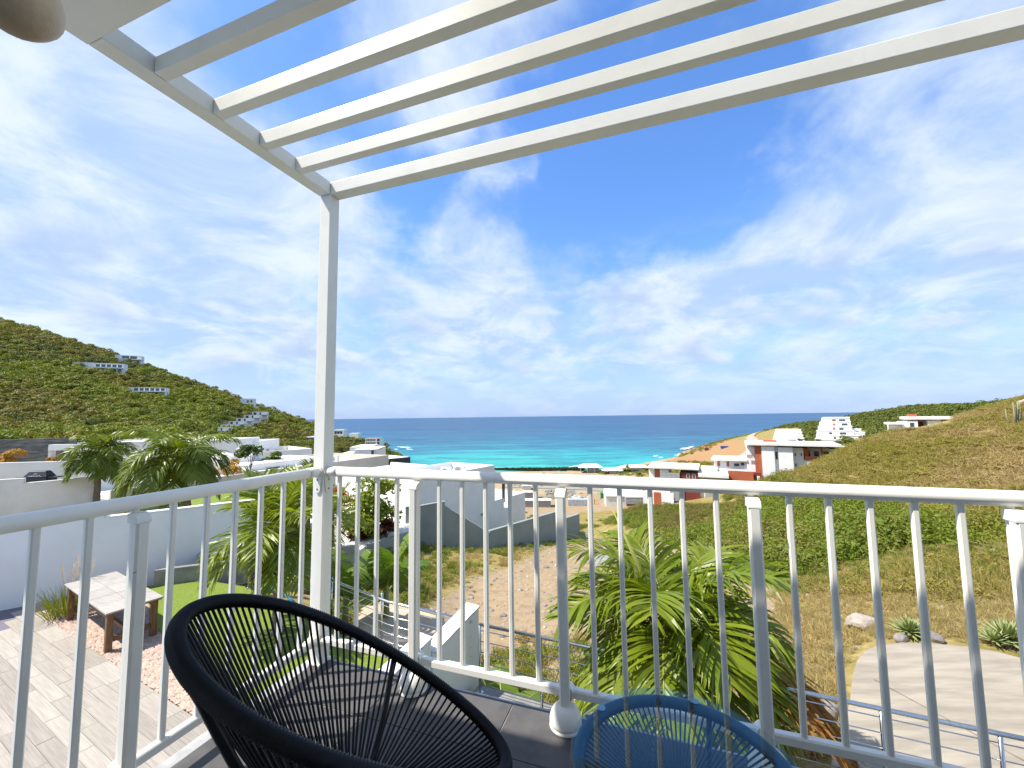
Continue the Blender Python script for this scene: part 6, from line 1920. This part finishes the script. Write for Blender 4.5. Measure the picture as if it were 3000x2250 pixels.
scatter('lot_straw', pts, sizes(len(pts), .18, .45, 15, .7), STRAW, 55)
pts = grow(1400, 1150, 2400, 8, 30, 56, poly=LOT, extra=lambda X, Y, Zz, sx, sy: fbm(X, Y, .6, 10) > .25)
scatter('lot_sprigs', pts, sizes(len(pts), .06, .18, 16, .6), WEED, 56)
pts = grow(500, 1300, 2400, 6, 14, 57, extra=lambda X, Y, Zz, sx, sy: (sy > 1830) & (sx < 2450) & (X > -.6))
scatter('bank_straw', pts, sizes(len(pts), .25, .5, 17, .8), STRAW, 57)
pts = grow(700, 950, 2000, 6.5, 13, 58, extra=lambda X, Y, Zz, sx, sy: (fbm(X, Y, .8, 12) > -.1) & (Y > 7.4 - .45 * X) & (sy > 1700))
scatter('bank_weeds', pts, sizes(len(pts), .25, .55, 18, .9), WEED, 58)

STONE = []
for k in range(4):
    bm = bmesh.new(); bmesh.ops.create_icosphere(bm, subdivisions=1, radius=1)
    for v in bm.verts: v.co = Vector((v.co.x * rg.uniform(.8, 1.2), v.co.y * rg.uniform(.6, 1.0), v.co.z * rg.uniform(.4, .7)))
    me = bpy.data.meshes.new('stone'); bm.to_mesh(me); bm.free(); me.materials.append([M_rock, M_rock_d, M_concrete, M_rock_d][k]); STONE.append(me)
pts = grow(5200, 1150, 2450, 8, 34, 61, poly=LOT)
scatter('lot_stones', pts, np.random.default_rng(3).exponential(.028, len(pts))[:, None].repeat(3, 1) + .012, proto_coll('stone', STONE), 61)
pts = grow(1500, 2150, 3100, 8, 24, 62, poly=SLOPE, inv=[PADX])
scatter('slope_stones', pts, np.random.default_rng(4).exponential(.03, len(pts))[:, None].repeat(3, 1) + .012, proto_coll('slope_stone', STONE), 62)

# ------------------------------------------------------------------ the photographer's hand at the phone (only a fingertip reaches the picture)
hand_t = at(45, -6, 0.078)
hd_fw = (ray(95, 20)).normalized()
ho_ = empty('person', hand_t, 'tanned fingertip of the photographer in the top left corner', 'person')


def finger(path, rads):
    return MB().tube(path, rads, 20)


fdir = Vector((0.42, 0.10, -0.55)).normalized()
bk = -fdir
tip = hand_t
hm_ = MB()


def chain(tip_, dirs, Ls, r0, r1):
    pts = [Vector(tip_)]; p = Vector(tip_)
    for d_, l_ in zip(dirs, Ls):
        for q_ in range(1, 6): pts.append(p + d_ * l_ * q_ / 5)
        p = p + d_ * l_
    n = len(pts); rads = []
    for k in range(n):
        t_ = k / (n - 1); rads.append(r0 + (r1 - r0) * t_)
    # rounded end
    cap = [pts[0] - dirs[0] * r0 * c for c in (.95, .8, .5)]
    pts = cap + pts; rads = [r0 * .25, r0 * .58, r0 * .86] + rads
    return pts, rads


bkv = Vector((-0.55, -0.35, 0.62)).normalized(); b2v = Vector((-0.75, -0.62, 0.2)).normalized(); b3v = Vector((-0.6, -0.75, -0.25)).normalized()
pts_, rads_ = chain(tip, [bkv, b2v, b3v], [.026, .026, .045], .0078, .0098)
hm_.tube(pts_, rads_, 20)
palm_c = pts_[-1]
side_v = Vector((0, 0.25, -1)).normalized()
for k, (l1, l2) in enumerate(((.028, .03), (.026, .028), (.02, .024))):
    b_ = palm_c + side_v * (.021 * (k + 1)) + Vector((-.004 * k, 0, 0))
    q1 = b_ - b3v * l2 * 1.3; q2 = q1 + Vector((.35, -.6, -.2)).normalized() * l1 * .9; q3 = q2 + Vector((-.5, -.7, -.1)).normalized() * .02
    hm_.tube([q3, q2, q1, b_], [.006, .0078, .0088, .0092], 14)
pc0 = palm_c + side_v * .032
hm_.tube([palm_c + b3v * -.004 + side_v * .03, pc0 + b3v * .035, pc0 + b3v * .08, pc0 + b3v * .14, pc0 + b3v * .3], [.030, .040, .036, .027, .034], 20, flat=.62)
tb0 = pc0 + b3v * .05
hm_.tube([tb0 + Vector((.05, -.02, -.075)), tb0 + Vector((.045, -.025, -.045)), tb0 + Vector((.02, -.02, -.03)), tb0], [.005, .0095, .0105, .013], 14)
me = hm_.mesh('hand', M_skin, True)
inv = pworld(ho_).inverted()
for v in me.vertices: v.co = inv @ v.co
hob = link_mesh('hand', me, ho_)
rm = hob.modifiers.new('remesh', 'REMESH'); rm.mode = 'VOXEL'; rm.voxel_size = 0.0016; rm.use_smooth_shade = True
sm = hob.modifiers.new('smooth', 'SMOOTH'); sm.iterations = 6; sm.factor = .6
